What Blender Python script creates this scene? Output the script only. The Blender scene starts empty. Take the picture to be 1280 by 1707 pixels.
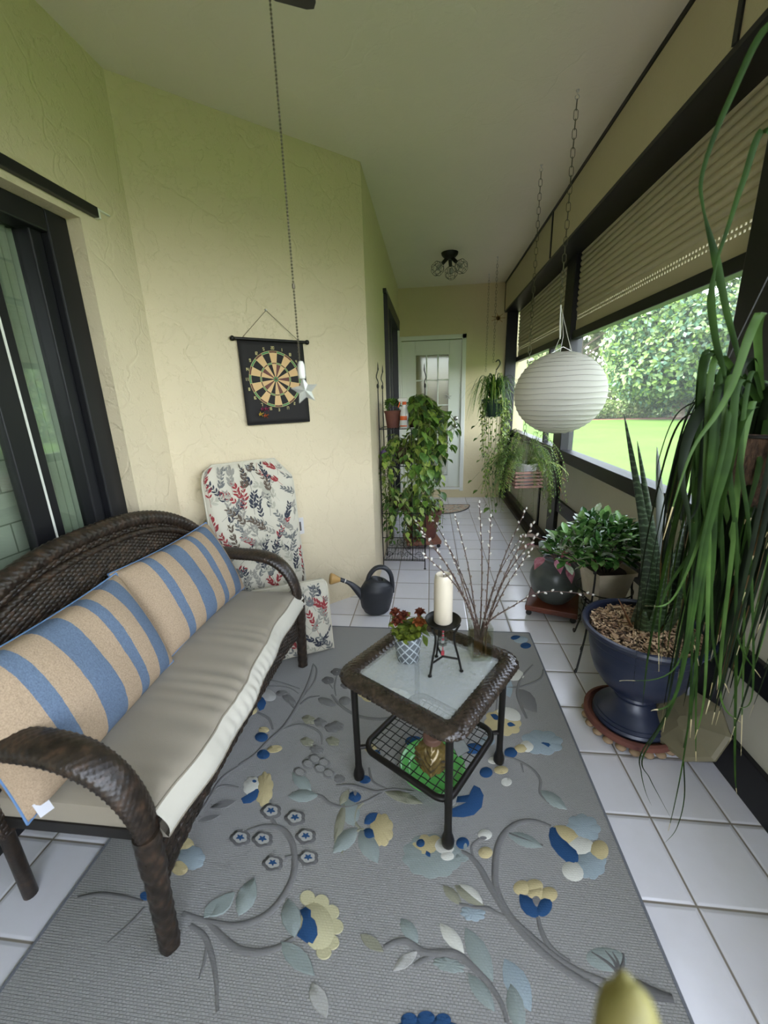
import bpy, math, random
import numpy as np
from mathutils import Vector, Matrix, noise
random.seed(7)
PI=math.pi
sc=bpy.context.scene
COL=sc.collection
H=1.44                                   # camera height
# ------------------------------------------------------------------ camera
YAW,PITCH,ROLL,FPX=math.radians(6.816),math.radians(15.803),math.radians(-1.815),670.7
ca,sa,cp,sp=math.cos(YAW),math.sin(YAW),math.cos(PITCH),math.sin(PITCH)
FW=Vector((-sa*cp,ca*cp,-sp)); RT=Vector((ca,sa,0)); UP=RT.cross(FW)
RR=RT*math.cos(ROLL)+UP*math.sin(ROLL); UU=-RT*math.sin(ROLL)+UP*math.cos(ROLL)
def ray(x,y): return FW+RR*((x-640)/FPX)-UU*((y-853.5)/FPX)
def F(x,y,z=0.0):
    d=ray(x,y); t=(z-H)/d.z; return (d.x*t,d.y*t)
def PY(x,y,Y):
    d=ray(x,y); t=Y/d.y; return Vector((d.x*t,Y,d.z*t+H))
def PXw(x,y,X):
    d=ray(x,y); t=X/d.x; return Vector((X,d.y*t,d.z*t+H))
cam=bpy.data.cameras.new('camera'); co=bpy.data.objects.new('camera',cam); COL.objects.link(co)
M=Matrix(((RR.x,UU.x,-FW.x,0),(RR.y,UU.y,-FW.y,0),(RR.z,UU.z,-FW.z,H),(0,0,0,1)))
co.matrix_world=M
cam.sensor_fit='VERTICAL'; cam.sensor_height=36; cam.lens=36*FPX/1707
cam.clip_start=.02; cam.clip_end=300
cam.dof.use_dof=True; cam.dof.focus_distance=2.6; cam.dof.aperture_fstop=3.6
sc.camera=co
# ------------------------------------------------------------------ materials
def lin(h):
    h=h.lstrip('#'); o=[]
    for i in (0,2,4):
        c=int(h[i:i+2],16)/255; o.append(c/12.92 if c<=.04045 else ((c+.055)/1.055)**2.4)
    return (*o,1)
class NT:
    def __init__(s,name):
        s.m=bpy.data.materials.new(name); s.m.use_nodes=True; s.t=s.m.node_tree; s.n=s.t.nodes; s.l=s.t.links
        s.b=s.n['Principled BSDF']; s.out=s.n['Material Output']
    def N(s,ty,**k):
        n=s.n.new(ty)
        for a,v in k.items(): setattr(n,a,v)
        return n
    def L(s,a,b): s.l.new(a,b)
    def val(s,sock,v):
        if hasattr(v,'is_linked') or isinstance(v,bpy.types.NodeSocket): s.L(v,sock)
        else: sock.default_value=v
    def math(s,op,a,b=0.0,c=None):
        n=s.N('ShaderNodeMath',operation=op); s.val(n.inputs[0],a); s.val(n.inputs[1],b)
        if c is not None: s.val(n.inputs[2],c)
        return n.outputs[0]
    def coord(s,kind='Object',scale=(1,1,1)):
        t=s.N('ShaderNodeTexCoord'); mp=s.N('ShaderNodeMapping'); mp.inputs['Scale'].default_value=scale
        s.L(t.outputs[kind],mp.inputs['Vector']); return mp.outputs[0]
    def world(s):
        g=s.N('ShaderNodeNewGeometry'); return g.outputs['Position']
    def noise(s,vec,scale,detail=3,rough=.5):
        n=s.N('ShaderNodeTexNoise'); s.L(vec,n.inputs['Vector']); n.inputs['Scale'].default_value=scale
        n.inputs['Detail'].default_value=detail; n.inputs['Roughness'].default_value=rough; return n.outputs['Fac']
    def mix(s,f,a,b):
        n=s.N('ShaderNodeMix',data_type='RGBA'); s.val(n.inputs[0],f)
        s.val(n.inputs[6],a); s.val(n.inputs[7],b); return n.outputs[2]
    def ramp(s,f,stops,interp='LINEAR'):
        n=s.N('ShaderNodeValToRGB'); n.color_ramp.interpolation=interp
        e=n.color_ramp.elements
        while len(e)<len(stops): e.new(.5)
        for i,(p,c) in enumerate(stops): e[i].position=p; e[i].color=c
        s.L(f,n.inputs[0]); return n.outputs[0]
    def bump(s,h,strength=.3,dist=.01):
        n=s.N('ShaderNodeBump'); n.inputs['Strength'].default_value=strength; n.inputs['Distance'].default_value=dist
        s.L(h,n.inputs['Height']); s.L(n.outputs[0],s.b.inputs['Normal']); return n
def P(name,hexc,rough=.6,metal=0,var=.0,vscale=8,bump=0,bscale=60,bdist=.004,spec=None,trans=0,sub=0,var2=None,coat=0):
    k=NT(name); k.b.inputs['Base Color'].default_value=lin(hexc); k.b.inputs['Roughness'].default_value=rough
    k.b.inputs['Metallic'].default_value=metal
    if spec is not None: k.b.inputs['Specular IOR Level'].default_value=spec
    if coat: k.b.inputs['Coat Weight'].default_value=coat
    if trans: k.b.inputs['Transmission Weight'].default_value=trans
    if var or bump: v=k.coord()
    if var:
        c=lin(hexc); d=lin(var2) if var2 else tuple(max(0,x*(1-var)) for x in c[:3])+(1,)
        f=k.noise(v,vscale,4,.6); f=k.math('SMOOTHSTEP' if False else 'MULTIPLY_ADD',f,2.2,-.6)
        cl=k.N('ShaderNodeClamp'); k.L(f,cl.inputs[0])
        k.L(k.mix(cl.outputs[0],c,d),k.b.inputs['Base Color'])
    if bump: k.bump(k.noise(v,bscale,4,.6),bump,bdist)
    return k.m
def leafmat(name,c1,c2,vscale=25,trans=.25,rough=.35,c3=None):
    k=NT(name); v=k.world(); f=k.noise(v,vscale,2,.5)
    cl=k.ramp(f,[(.35,lin(c1)),(.65,lin(c2))] if not c3 else [(.35,lin(c1)),(.55,lin(c2)),(.68,lin(c3))])
    k.L(cl,k.b.inputs['Base Color']); k.b.inputs['Roughness'].default_value=rough
    tr=k.N('ShaderNodeBsdfTranslucent'); k.L(cl,tr.inputs[0])
    mx=k.N('ShaderNodeMixShader'); mx.inputs[0].default_value=trans
    k.L(k.b.outputs[0],mx.inputs[1]); k.L(tr.outputs[0],mx.inputs[2]); k.L(mx.outputs[0],k.out.inputs[0])
    return k.m
def glassmat(name,tint='#e8f2ee',rough=.02,bumpy=0,bscale=40,base=.86,solid=0.0,refl=1.0):
    k=NT(name); k.n.remove(k.b)
    tr=k.N('ShaderNodeBsdfTransparent'); tr.inputs[0].default_value=lin(tint)
    gl=k.N('ShaderNodeBsdfGlossy'); gl.inputs['Roughness'].default_value=rough
    fr=k.N('ShaderNodeLayerWeight'); fr.inputs[0].default_value=.5; sch=k.math('MULTIPLY_ADD',k.math('POWER',fr.outputs['Facing'],5.0),refl*.9,refl*.045)
    mx=k.N('ShaderNodeMixShader'); k.L(sch,mx.inputs[0]); k.L(tr.outputs[0],mx.inputs[1]); k.L(gl.outputs[0],mx.inputs[2])
    o=mx.outputs[0]
    if bumpy:
        v=k.coord(); b=k.N('ShaderNodeBump'); b.inputs['Strength'].default_value=bumpy; b.inputs['Distance'].default_value=.01
        k.L(k.noise(v,bscale,2,.5),b.inputs['Height']); k.L(b.outputs[0],gl.inputs['Normal']); k.L(b.outputs[0],fr.inputs['Normal'])
    if solid:
        df=k.N('ShaderNodeBsdfDiffuse'); df.inputs[0].default_value=lin(tint)
        m2=k.N('ShaderNodeMixShader'); m2.inputs[0].default_value=solid; k.L(o,m2.inputs[1]); k.L(df.outputs[0],m2.inputs[2]); o=m2.outputs[0]
    k.L(o,k.out.inputs[0]); return k.m
# stucco
def stucco(name,hexc,s=1.0):
    k=NT(name); v=k.world(); k.b.inputs['Roughness'].default_value=.85; k.b.inputs['Specular IOR Level'].default_value=.2
    f=k.noise(v,2.2,3,.6); c=lin(hexc); d=tuple(x*.93 for x in c[:3])+(1,)
    k.L(k.mix(f,c,d),k.b.inputs['Base Color'])
    n1=k.noise(v,9,6,.65); st=k.ramp(n1,[(.47,(0,0,0,1)),(.53,(1,1,1,1))]); n2=k.noise(v,70,3,.6)
    w=k.N('ShaderNodeTexVoronoi',feature='DISTANCE_TO_EDGE'); w.inputs['Scale'].default_value=3.2
    wv=k.N('ShaderNodeMix',data_type='VECTOR'); wv.inputs[0].default_value=.22
    nn=k.N('ShaderNodeTexNoise'); nn.inputs['Scale'].default_value=5; k.L(v,nn.inputs['Vector'])
    k.L(v,wv.inputs[4]); k.L(nn.outputs['Color'],wv.inputs[5]); k.L(wv.outputs[1],w.inputs['Vector'])
    crease=k.ramp(w.outputs[0],[(0,(0,0,0,1)),(.025,(1,1,1,1))])
    h=k.math('ADD',k.math('MULTIPLY',st,.5),k.math('MULTIPLY',n2,.35)); h=k.math('ADD',h,k.math('MULTIPLY',crease,.6))
    k.bump(h,.5*s,.007); return k.m
M_={}
M_['wall']=stucco('stucco_cream','#d2c4a6'); M_['ceil']=stucco('stucco_ceiling','#e0d6c4',.3)
M_['endwall']=stucco('stucco_end','#dacda6',.5)
M_['soffit']=stucco('soffit_cream','#c4bb9c',.4)
M_['black']=P('dark_bronze_aluminium','#17171a',.42,0,.2,3,spec=.4)
M_['blackw']=P('black_trim_worn','#1a1715',.55,0,.5,6,var2='#3a3126')
M_['panel']=P('kick_panel_grey','#c2bdae',.6,0,.08,4,bump=.1,bscale=120,bdist=.002)
M_['shutter']=P('cream_shutter','#bbb294',.5,0,.06,3)
M_['white']=P('white_paint','#dfe0d6',.45)
M_['doorw']=P('white_door_paint','#d9ddcf',.4)
M_['blind']=P('beige_blind','#cdb99d',.7,0,.05,5)
M_['chrome']=P('brushed_steel','#a9a9a4',.25,1)
M_['outletm']=P('white_plastic','#c9c6c4',.35)
M_['outh']=P('outlet_slot','#55504c',.6)
# floor tile
def tile():
    k=NT('glazed_floor_tile'); v=k.world(); sx=k.N('ShaderNodeSeparateXYZ'); k.L(v,sx.inputs[0])
    x=k.math('DIVIDE',k.math('ADD',sx.outputs[0],-.766+20*.2585),.2585); y=k.math('DIVIDE',k.math('ADD',sx.outputs[1],-.897+20*.2585),.2585)
    def edge(c):
        f=k.math('FRACT',c); return k.math('MINIMUM',f,k.math('SUBTRACT',1.0,f))
    e=k.math('MINIMUM',edge(x),edge(y))
    g=k.ramp(e,[(.010,(0,0,0,1)),(.016,(1,1,1,1))])
    cx=k.N('ShaderNodeCombineXYZ'); k.L(k.math('FLOOR',x),cx.inputs[0]); k.L(k.math('FLOOR',y),cx.inputs[1])
    wn=k.N('ShaderNodeTexWhiteNoise'); k.L(cx.outputs[0],wn.inputs[0])
    base=k.mix(wn.outputs[0],lin('#d9d7dc'),lin('#e4e3e9')); n=k.noise(v,14,4,.6); base=k.mix(k.math('MULTIPLY',n,.35),base,lin('#c4c1bb'))
    grout=k.mix(k.noise(v,5,3,.6),lin('#8f8678'),lin('#6f675d'))
    k.L(k.mix(g,grout,base),k.b.inputs['Base Color'])
    k.L(k.ramp(g,[(0,(.8,.8,.8,1)),(1,(.2,.2,.2,1))]),k.b.inputs['Roughness'])
    hh=k.ramp(e,[(.006,(0,0,0,1)),(.05,(1,1,1,1))],'EASE')
    k.bump(k.math('ADD',hh,k.math('MULTIPLY',k.noise(v,6,2,.5),.5)),.35,.006); return k.m
M_['tile']=tile()
# ------------------------------------------------------------------ mesh builder
class MB:
    def __init__(s): s.v=[];s.f=[];s.m=[];s.uv={}
    def add(s,vs,fs,mat=0):
        o=len(s.v); s.v+= [tuple(v) for v in vs]; s.f+=[tuple(i+o for i in f) for f in fs]
        if isinstance(mat,int): s.m+=[mat]*len(fs)
        else: s.m+=list(mat)
        return o
    def box(s,c,d,mat=0,rz=0,R=None):
        x,y,z=d[0]/2,d[1]/2,d[2]/2; c=Vector(c)
        R=R or Matrix.Rotation(rz,3,'Z')
        vs=[c+R@Vector((i*x,j*y,k*z)) for i in (-1,1) for j in (-1,1) for k in (-1,1)]
        s.add(vs,[(0,1,3,2),(4,6,7,5),(0,4,5,1),(2,3,7,6),(0,2,6,4),(1,5,7,3)],mat); return s
    def bb(s,x0,x1,y0,y1,z0,z1,mat=0): return s.box(((x0+x1)/2,(y0+y1)/2,(z0+z1)/2),(x1-x0,y1-y0,z1-z0),mat)
    def prism(s,pts,z0,z1,mat=0):
        n=len(pts); s.add([(p[0],p[1],z0) for p in pts]+[(p[0],p[1],z1) for p in pts],
            [tuple(range(n-1,-1,-1)),tuple(range(n,2*n))]+[(i,(i+1)%n,(i+1)%n+n,i+n) for i in range(n)],mat); return s
    def tube(s,pts,r,seg=8,mat=0,closed=False,caps=True,flat=None,disp=None,up=None):
        pts=[Vector(p) for p in pts]; n=len(pts)
        if n<2: return s
        rs=r if isinstance(r,(list,tuple)) else [r]*n
        T=[]
        for i in range(n):
            a=pts[(i-1)%n] if (i>0 or closed) else pts[i]; b=pts[(i+1)%n] if (i<n-1 or closed) else pts[i]
            t=(b-a); T.append(t.normalized() if t.length>1e-9 else Vector((0,0,1)))
        N=Vector(up) if up else (Vector((0,0,1)) if abs(T[0].z)<.9 else Vector((1,0,0)))
        vs=[];L=0
        for i in range(n):
            if i: L+=(pts[i]-pts[i-1]).length
            if up: N=Vector(up)
            N=(N-T[i]*N.dot(T[i]))
            N=N.normalized() if N.length>1e-6 else T[i].orthogonal().normalized()
            B=T[i].cross(N)
            for j in range(seg):
                a=2*PI*j/seg; rr=rs[i]
                if disp: rr=rr+disp(L,a)
                fx,fy=flat if flat else (1,1)
                vs.append(pts[i]+N*(math.cos(a)*rr*fx)+B*(math.sin(a)*rr*fy))
        fs=[]
        for i in range(n if closed else n-1):
            for j in range(seg):
                a=i*seg+j;b=i*seg+(j+1)%seg;c=((i+1)%n)*seg+(j+1)%seg;d=((i+1)%n)*seg+j
                fs.append((a,d,c,b))
        if caps and not closed:
            fs.append(tuple(range(seg))); fs.append(tuple((n-1)*seg+j for j in range(seg-1,-1,-1)))
        s.add(vs,fs,mat); return s
    def lathe(s,prof,seg=32,c=(0,0,0),mat=0,oct_=0,rot=0,R=None,sx=1,sy=1):
        vs=[];fs=[];c=Vector(c)
        for (r,z) in prof:
            for j in range(seg):
                a=2*PI*j/seg+rot; p=Vector((math.cos(a)*r*sx,math.sin(a)*r*sy,z))
                vs.append(c+(R@p if R else p))
        n=len(prof)
        for i in range(n-1):
            for j in range(seg):
                fs.append((i*seg+j,i*seg+(j+1)%seg,(i+1)*seg+(j+1)%seg,(i+1)*seg+j))
        if prof[0][0]>1e-6: fs.append(tuple(range(seg-1,-1,-1)))
        if prof[-1][0]>1e-6: fs.append(tuple((n-1)*seg+j for j in range(seg)))
        s.add(vs,fs,mat); return s
    def sheet(s,fn,nu,nv,mat=0,flip=False):
        vs=[fn(i/nu,j/nv) for i in range(nu+1) for j in range(nv+1)]
        fs=[(i*(nv+1)+j,(i+1)*(nv+1)+j,(i+1)*(nv+1)+j+1,i*(nv+1)+j+1) for i in range(nu) for j in range(nv)]
        if flip: fs=[f[::-1] for f in fs]
        s.add(vs,fs,mat); return s
    def ball(s,c,r,mat=0,seg=10,ring=6,sc_=(1,1,1),R=None):
        prof=[(math.sin(PI*i/ring)*r,-math.cos(PI*i/ring)*r) for i in range(ring+1)]
        vs=[];c=Vector(c)
        fs=[]
        for (rr,z) in prof:
            for j in range(seg):
                a=2*PI*j/seg; p=Vector((math.cos(a)*rr*sc_[0],math.sin(a)*rr*sc_[1],z*sc_[2])); vs.append(c+(R@p if R else p))
        for i in range(ring):
            for j in range(seg): fs.append((i*seg+j,i*seg+(j+1)%seg,(i+1)*seg+(j+1)%seg,(i+1)*seg+j))
        s.add(vs,fs,mat); return s
    def leaf(s,p,d,L,W,mat=0,bend=.3,up=(0,0,1),prof=(0,.55,1,.85,.5,0),fold=.15):
        """flat leaf with a midrib fold that starts at p, heads to d and bends down"""
        p=Vector(p); d=Vector(d).normalized(); u=Vector(up); side=d.cross(u)
        if side.length<1e-3: side=d.orthogonal()
        side.normalize(); nrm=side.cross(d).normalized()
        n=len(prof)-1; rows=[]; q=p.copy(); dd=d.copy(); vs=[];fs=[]
        for i,w in enumerate(prof):
            if i: q=q+dd*(L/n); dd=(dd+Vector((0,0,-bend/n))).normalized(); nrm=side.cross(dd).normalized()
            ww=W*w/2
            if w<1e-6: rows.append((len(vs),)); vs.append(q.copy())
            else:
                rows.append((len(vs),len(vs)+1,len(vs)+2)); vs+= [q-side*ww+nrm*ww*fold*2,q.copy(),q+side*ww+nrm*ww*fold*2]
        for a,b in zip(rows,rows[1:]):
            if len(a)==1 and len(b)==3: fs+=[(a[0],b[0],b[1]),(a[0],b[1],b[2])]
            elif len(a)==3 and len(b)==1: fs+=[(a[0],b[0],a[1]),(a[1],b[0],a[2])]
            elif len(a)==3: fs+=[(a[0],b[0],b[1],a[1]),(a[1],b[1],b[2],a[2])]
        s.add(vs,fs,mat); return s
    def ribbon(s,pts,w,mat=0,side=None,fold=.2,twist=0):
        pts=[Vector(p) for p in pts]; n=len(pts); vs=[];fs=[]
        for i,p in enumerate(pts):
            t=(pts[min(i+1,n-1)]-pts[max(i-1,0)]).normalized()
            sd=Vector(side) if side else Vector((t.y,-t.x,0))
            if sd.length<1e-3: sd=t.orthogonal()
            sd=(sd-t*sd.dot(t)).normalized()
            if twist: sd=Matrix.Rotation(twist*i/n,3,t)@sd
            nr=sd.cross(t); ww=(w(i/(n-1)) if callable(w) else w)/2
            vs+=[p-sd*ww+nr*ww*fold,p,p+sd*ww+nr*ww*fold]
        for i in range(n-1):
            a=i*3;b=a+3; fs+=[(a,b,b+1,a+1),(a+1,b+1,b+2,a+2)]
        s.add(vs,fs,mat); return s
    def build(s,name,mats,parent=None,smooth=True,bevel=0,loc=None,rz=None,sub=0,solid=0,auto=None):
        me=bpy.data.meshes.new(name); me.from_pydata(s.v,[],s.f)
        if not isinstance(mats,(list,tuple)): mats=[mats]
        for m in mats: me.materials.append(M_[m] if isinstance(m,str) else m)
        me.polygons.foreach_set('material_index',s.m)
        if smooth: me.polygons.foreach_set('use_smooth',[True]*len(s.f))
        me.update()
        if smooth:
            try: me.set_sharp_from_angle(angle=math.radians(auto or 42))
            except Exception: pass
        o=bpy.data.objects.new(name,me); COL.objects.link(o)
        if parent: o.parent=parent
        if loc: o.location=loc
        if rz is not None: o.rotation_euler=(0,0,rz)
        if solid:
            m=o.modifiers.new('s','SOLIDIFY'); m.thickness=solid
        if bevel:
            m=o.modifiers.new('b','BEVEL'); m.width=bevel; m.segments=2; m.limit_method='ANGLE'
        if sub:
            m=o.modifiers.new('sb','SUBSURF'); m.levels=sub; m.render_levels=sub
        return o
def tag(o,label,cat,group=None,kind=None):
    o['label']=label; o['category']=cat
    if group: o['group']=group
    if kind: o['kind']=kind
    return o
def thing(name,label,cat,loc=(0,0,0),rz=0,group=None):
    o=bpy.data.objects.new(name,None); COL.objects.link(o); o.location=loc; o.rotation_euler=(0,0,rz); o.empty_display_size=.05
    return tag(o,label,cat,group)
def struct(o,label=None,cat=None):
    o['kind']='structure'
    if label: o['label']=label
    if cat: o['category']=cat
    return o
def cr(pts,n=6,closed=False):
    """Catmull-Rom through points"""
    P_=[Vector(p) for p in pts]; m=len(P_); out=[]
    rng=range(m) if closed else range(m-1)
    for i in rng:
        g=lambda k:P_[k%m] if closed else P_[max(0,min(m-1,k))]
        a,b,c,d=g(i-1),g(i),g(i+1),g(i+2)
        for j in range(n):
            t=j/n; out.append(.5*((2*b)+(c-a)*t+(2*a-5*b+4*c-d)*t*t+(-a+3*b-3*c+d)*t**3))
    if not closed: out.append(P_[-1])
    return out
def R3(ax,a): return Matrix.Rotation(a,3,ax)
def align(d,up=(0,0,1)):
    return Vector(d).to_track_quat('Z','Y').to_matrix()
SKY,SUN,EXPO=1.85,2.9,0.62
# ================================================================== ROOM SHELL
XR,XL,YE,ZC=1.12,-1.37,5.85,2.81
CA=Vector((-.42,2.87)); CB=Vector((-1.37,2.0))
floor=struct(MB().bb(-1.75,1.30,-1.75,6.1,-.12,0).build('floor','tile',smooth=False),'white glazed square floor tiles with grey grout','floor')
struct(MB().bb(-6,1.40,-2.3,8.2,ZC,ZC+.18).build('ceiling','ceil',smooth=False),'cream textured plaster ceiling of the porch','ceiling')
m=MB(); m.bb(XL-.22,XL,1.70,2.02,0,ZC); m.bb(XL-.22,XL,-1.75,1.70,2.16,ZC); m.bb(XL-.22,XL,-1.75,-.45,0,2.16)
struct(m.build('wall_left','wall',smooth=False),'cream stucco wall around the sliding glass door','wall')
nrm=Vector((-(CA-CB).y,(CA-CB).x)).normalized()
m=MB().prism([CB,CA,CA+nrm*.18,CB+nrm*.18],0,ZC)
struct(m.build('wall_angled','wall',smooth=False),'angled cream stucco wall that carries the dartboard','wall')
m=MB(); XC=-.42
m.bb(XC-.2,XC,2.87,3.98,0,ZC); m.bb(XC-.2,XC,5.52,5.86,0,ZC); m.bb(XC-.2,XC,3.98,5.52,2.34,ZC)
struct(m.build('wall_corridor','wall',smooth=False),'cream stucco wall on the left of the narrow walkway','wall')
m=MB(); m.bb(XC-.3,-.40,YE,YE+.18,0,ZC); m.bb(.43,XR+.15,YE,YE+.18,0,ZC); m.bb(-.40,.43,YE,YE+.18,2.17,ZC); m.bb(-.40,.43,YE-.005,YE+.18,0,.15)
struct(m.build('wall_end','endwall',smooth=False),'cream wall at the far end with the white door','wall')
# house body behind the left walls (keeps daylight out of the rooms)
m=MB(); m.bb(-6,-5.8,-2.3,8.2,-.12,ZC); m.bb(-6,1.3,8.0,8.2,-.12,ZC); m.bb(-6,XL,-2.3,-1.75,-.12,ZC); m.bb(-6,-1.75,-1.75,8.0,-.12,0)
m.bb(1.15,1.3,6.03,8.0,-.12,ZC)
struct(m.build('wall_house','endwall',smooth=False),'outer wall of the house','wall')
# unseen porch end : low wall, bay opened for light, left side closed for shade
m=MB(); m.bb(XL,XR+.13,-1.78,-1.70,0,.45); m.bb(XL,XL+1.1,-1.78,-1.70,.45,ZC); m.bb(XL+1.1,XR+.13,-1.78,-1.70,2.6,ZC)
struct(m.build('wall_back','wall',smooth=False),'unseen cream end wall behind the viewer, its opening shaped to set the light','wall')
# right side : header wall, boxed soffit and dark seams
m=MB(); m.bb(XR,XR+.13,-1.75,6.0,2.60,ZC)
struct(m.build('wall_right','soffit',smooth=False),'cream wall strip above the screened windows','wall')
m=MB(); m.bb(.953,XR,-1.75,YE-.004,2.475,2.795)
struct(m.build('trim_1','soffit',smooth=False),'long cream boxed housing along the ceiling above the windows','trim')
m=MB(); m.bb(.944,.954,-1.75,YE-.004,2.79,ZC); m.bb(.948,.954,YE-.02,YE-.002,2.47,2.80)
for y in (3.78,1.73): m.bb(.945,.954,y-.012,y+.012,2.475,2.80)
m.bb(.952,XR+.05,-1.75,YE-.002,2.455,2.475)
struct(m.build('trim_2','black',smooth=False),'thin dark metal joints around the boxed housing','trim')
m=MB(); m.bb(.985,XR,YE-.05,YE-.001,0,2.455)
struct(m.build('trim_3','black',smooth=False,bevel=.004),'dark metal corner post beside the far cream wall','trim')
m=MB(); m.bb(1.02,XR+.0,3.86,YE-.05,0,.035); m.bb(XR-.04,XR,3.86,YE-.05,.035,.10)
struct(m.build('baseboard_right','blackw',smooth=False),'worn dark sill along the foot of the far window','baseboard')
# windows (bays) ----------------------------------------------------
def screenmat():
    k=NT('insect_screen'); k.n.remove(k.b); tr=k.N('ShaderNodeBsdfTransparent'); tr.inputs[0].default_value=(.90,.90,.90,1)
    tl=k.N('ShaderNodeBsdfTranslucent'); tl.inputs[0].default_value=(.75,.76,.74,1); mx=k.N('ShaderNodeMixShader'); mx.inputs[0].default_value=.045; k.L(tr.outputs[0],mx.inputs[1]); k.L(tl.outputs[0],mx.inputs[2]); k.L(mx.outputs[0],k.out.inputs[0]); return k.m
M_['screen']=screenmat()
def shutter(y0,y1,par,xx=1.15):
    m=MB(); zt,zb=2.56,2.045; n=13
    def fn(u,v):
        z=zt+(zb-zt)*u; k=(u*n)%1.0
        return (xx-.012*math.sin(PI*k)**.7 if k>0 else xx, y0+(y1-y0)*v, z)
    m.sheet(fn,n*8,1)
    m.bb(xx-.004,xx+.008,y0,y1,2.020,2.045); m.bb(xx-.004,xx+.008,y0,y1,1.90,1.985)
    st=.024; k=int((y1-y0)/st)
    for i in range(k+1):
        y=y0+i*st; m.bb(xx-.004,xx+.008,y,min(y+.012,y1),2.008,2.020); m.bb(xx-.004,xx+.008,y,min(y+.012,y1),1.985,1.997)
    m.bb(xx-.004,xx+.008,y0,y1,1.997,2.008)
    return m.build('shutter','shutter',par,auto=60)
bays=[('window_1',-1.70,1.46,[-.6,.5]),('window_2',1.75,3.62,[]),('window_3',3.84,YE-.02,[4.25])]
for nm,y0,y1,mul in bays:
    lab={'window_1':'nearest screened window bay, half hidden by the strap-leaved plant','window_2':'wide middle screened window bay with a lowered ribbed shutter','window_3':'farthest screened window bay beside the hanging fern'}[nm]
    w=bpy.data.objects.new(nm,None); COL.objects.link(w); struct(w,lab,'window')
    m=MB(); m.bb(XR,XR+.07,y0,y1,2.50,2.62); (m.bb(XR,XR+.06,y0,y1,1.845,1.905) if nm!='window_1' else m.bb(XR,XR+.06,y0,y1,2.44,2.50)); m.bb(XR-.012,XR+.09,y0,y1,.875,.965)
    for y in mul: m.bb(XR+.005,XR+.055,y-.022,y+.022,0,1.85)
    if nm!='window_3': m.bb(XR,XR+.06,y0,y1,.42,.53); m.bb(XR,XR+.07,y0,y1,0,.17)
    else: m.bb(XR,XR+.07,y0,y1,0,.09)
    m.build('frame','black',w,smooth=False,bevel=.004)
    if nm!='window_1': shutter(y0,y1,w)
    m=MB()
    if nm!='window_3': m.bb(XR+.02,XR+.045,y0,y1,.53,.875); m.bb(XR+.02,XR+.045,y0,y1,.17,.42)
    else: m.bb(XR+.02,XR+.045,y0,y1,.09,.875)
    m.build('kick_panel','panel',w,smooth=False)
    m=MB(); m.add([(XR+.05,y0,.965),(XR+.05,y1,.965),(XR+.05,y1,1.845),(XR+.05,y0,1.845)],[(0,1,2,3)]); m.build('insect_screen','screen',w,smooth=False)
for i,(y0,y1) in enumerate(((1.46,1.75),(3.62,3.84))):
    m=MB(); m.bb(XR-.015,XR+.09,y0,y1 if i else y1,0,2.60); 
    struct(m.build('trim_%d'%(4+i),'black',smooth=False,bevel=.006),['dark metal post behind the strap-leaved plant','dark metal post between the two farther windows'][i],'trim')
# ------------------------------------------------------------------ left sliding door (door_1)
d1=bpy.data.objects.new('door_1',None); COL.objects.link(d1); struct(d1,'dark framed sliding glass door behind the wicker sofa','door')
m=MB(); X0=-1.43
m.bb(X0-.13,X0,1.60,1.70,0,2.16); m.bb(X0-.13,X0-.03,1.545,1.60,0,2.10); m.bb(X0-.13,X0,-.45,1.60,2.08,2.16); m.bb(X0-.13,X0,-.45,1.6,0,.05); m.bb(X0-.13,X0,-.45,-.38,0,2.16)
m.build('frame','black',d1,smooth=False,bevel=.006)
m=MB(); m.bb(X0-.10,X0-.06,1.36,1.415,.05,2.08); m.build('stile','black',d1,smooth=False,bevel=.004)
m=MB(); m.bb(X0-.06,X0-.02,1.255,1.335,.05,2.08); m.bb(X0-.06,X0-.02,.10,.18,.05,2.08); m.build('stile','black',d1,smooth=False,bevel=.004)
m=MB(); m.bb(X0-.052,X0-.03,1.335,1.352,.05,2.08); m.build('weather_strip','white',d1,smooth=False)
M_['dglass']=glassmat('door_glass','#eaeee8',.01,0,refl=2.8)
m=MB(); m.bb(X0-.085,X0-.079,1.41,1.56,.05,2.08); m.build('pane','dglass',d1,smooth=False)
m=MB(); m.bb(X0-.045,X0-.039,.18,1.26,.05,2.08); m.bb(X0-.045,X0-.039,-.4,.10,.05,2.08); m.build('pane','dglass',d1,smooth=False)
def brick_reflection():  # outdoor block reflection in the door glass, painted as a brick pattern
    k=NT('painted_block_reflection'); v=k.coord('Object',(1,1,1)); sx=k.N('ShaderNodeSeparateXYZ'); k.L(v,sx.inputs[0])
    cb=k.N('ShaderNodeCombineXYZ'); k.L(sx.outputs[1],cb.inputs[0]); k.L(sx.outputs[2],cb.inputs[1])
    b=k.N('ShaderNodeTexBrick'); k.L(cb.outputs[0],b.inputs['Vector']); b.inputs['Scale'].default_value=1
    b.inputs['Brick Width'].default_value=.28; b.inputs['Row Height'].default_value=.115; b.inputs['Mortar Size'].default_value=.003
    b.inputs['Color1'].default_value=lin('#dcdfd6'); b.inputs['Color2'].default_value=lin('#d2d6cc'); b.inputs['Mortar'].default_value=lin('#8f958a')
    k.L(b.outputs['Color'],k.b.inputs['Base Color']); k.b.inputs['Roughness'].default_value=.8; return k.m
M_['brick_reflection']=brick_reflection(); M_['curtain']=P('sheer_curtain','#b9c0b2',.8)
m=MB(); m.bb(X0-.155,X0-.115,-.5,1.60,0,2.3); m.build('blind','brick_reflection',d1,smooth=False)  # pale blind sheet; its brick lines are the painted reflection
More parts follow.
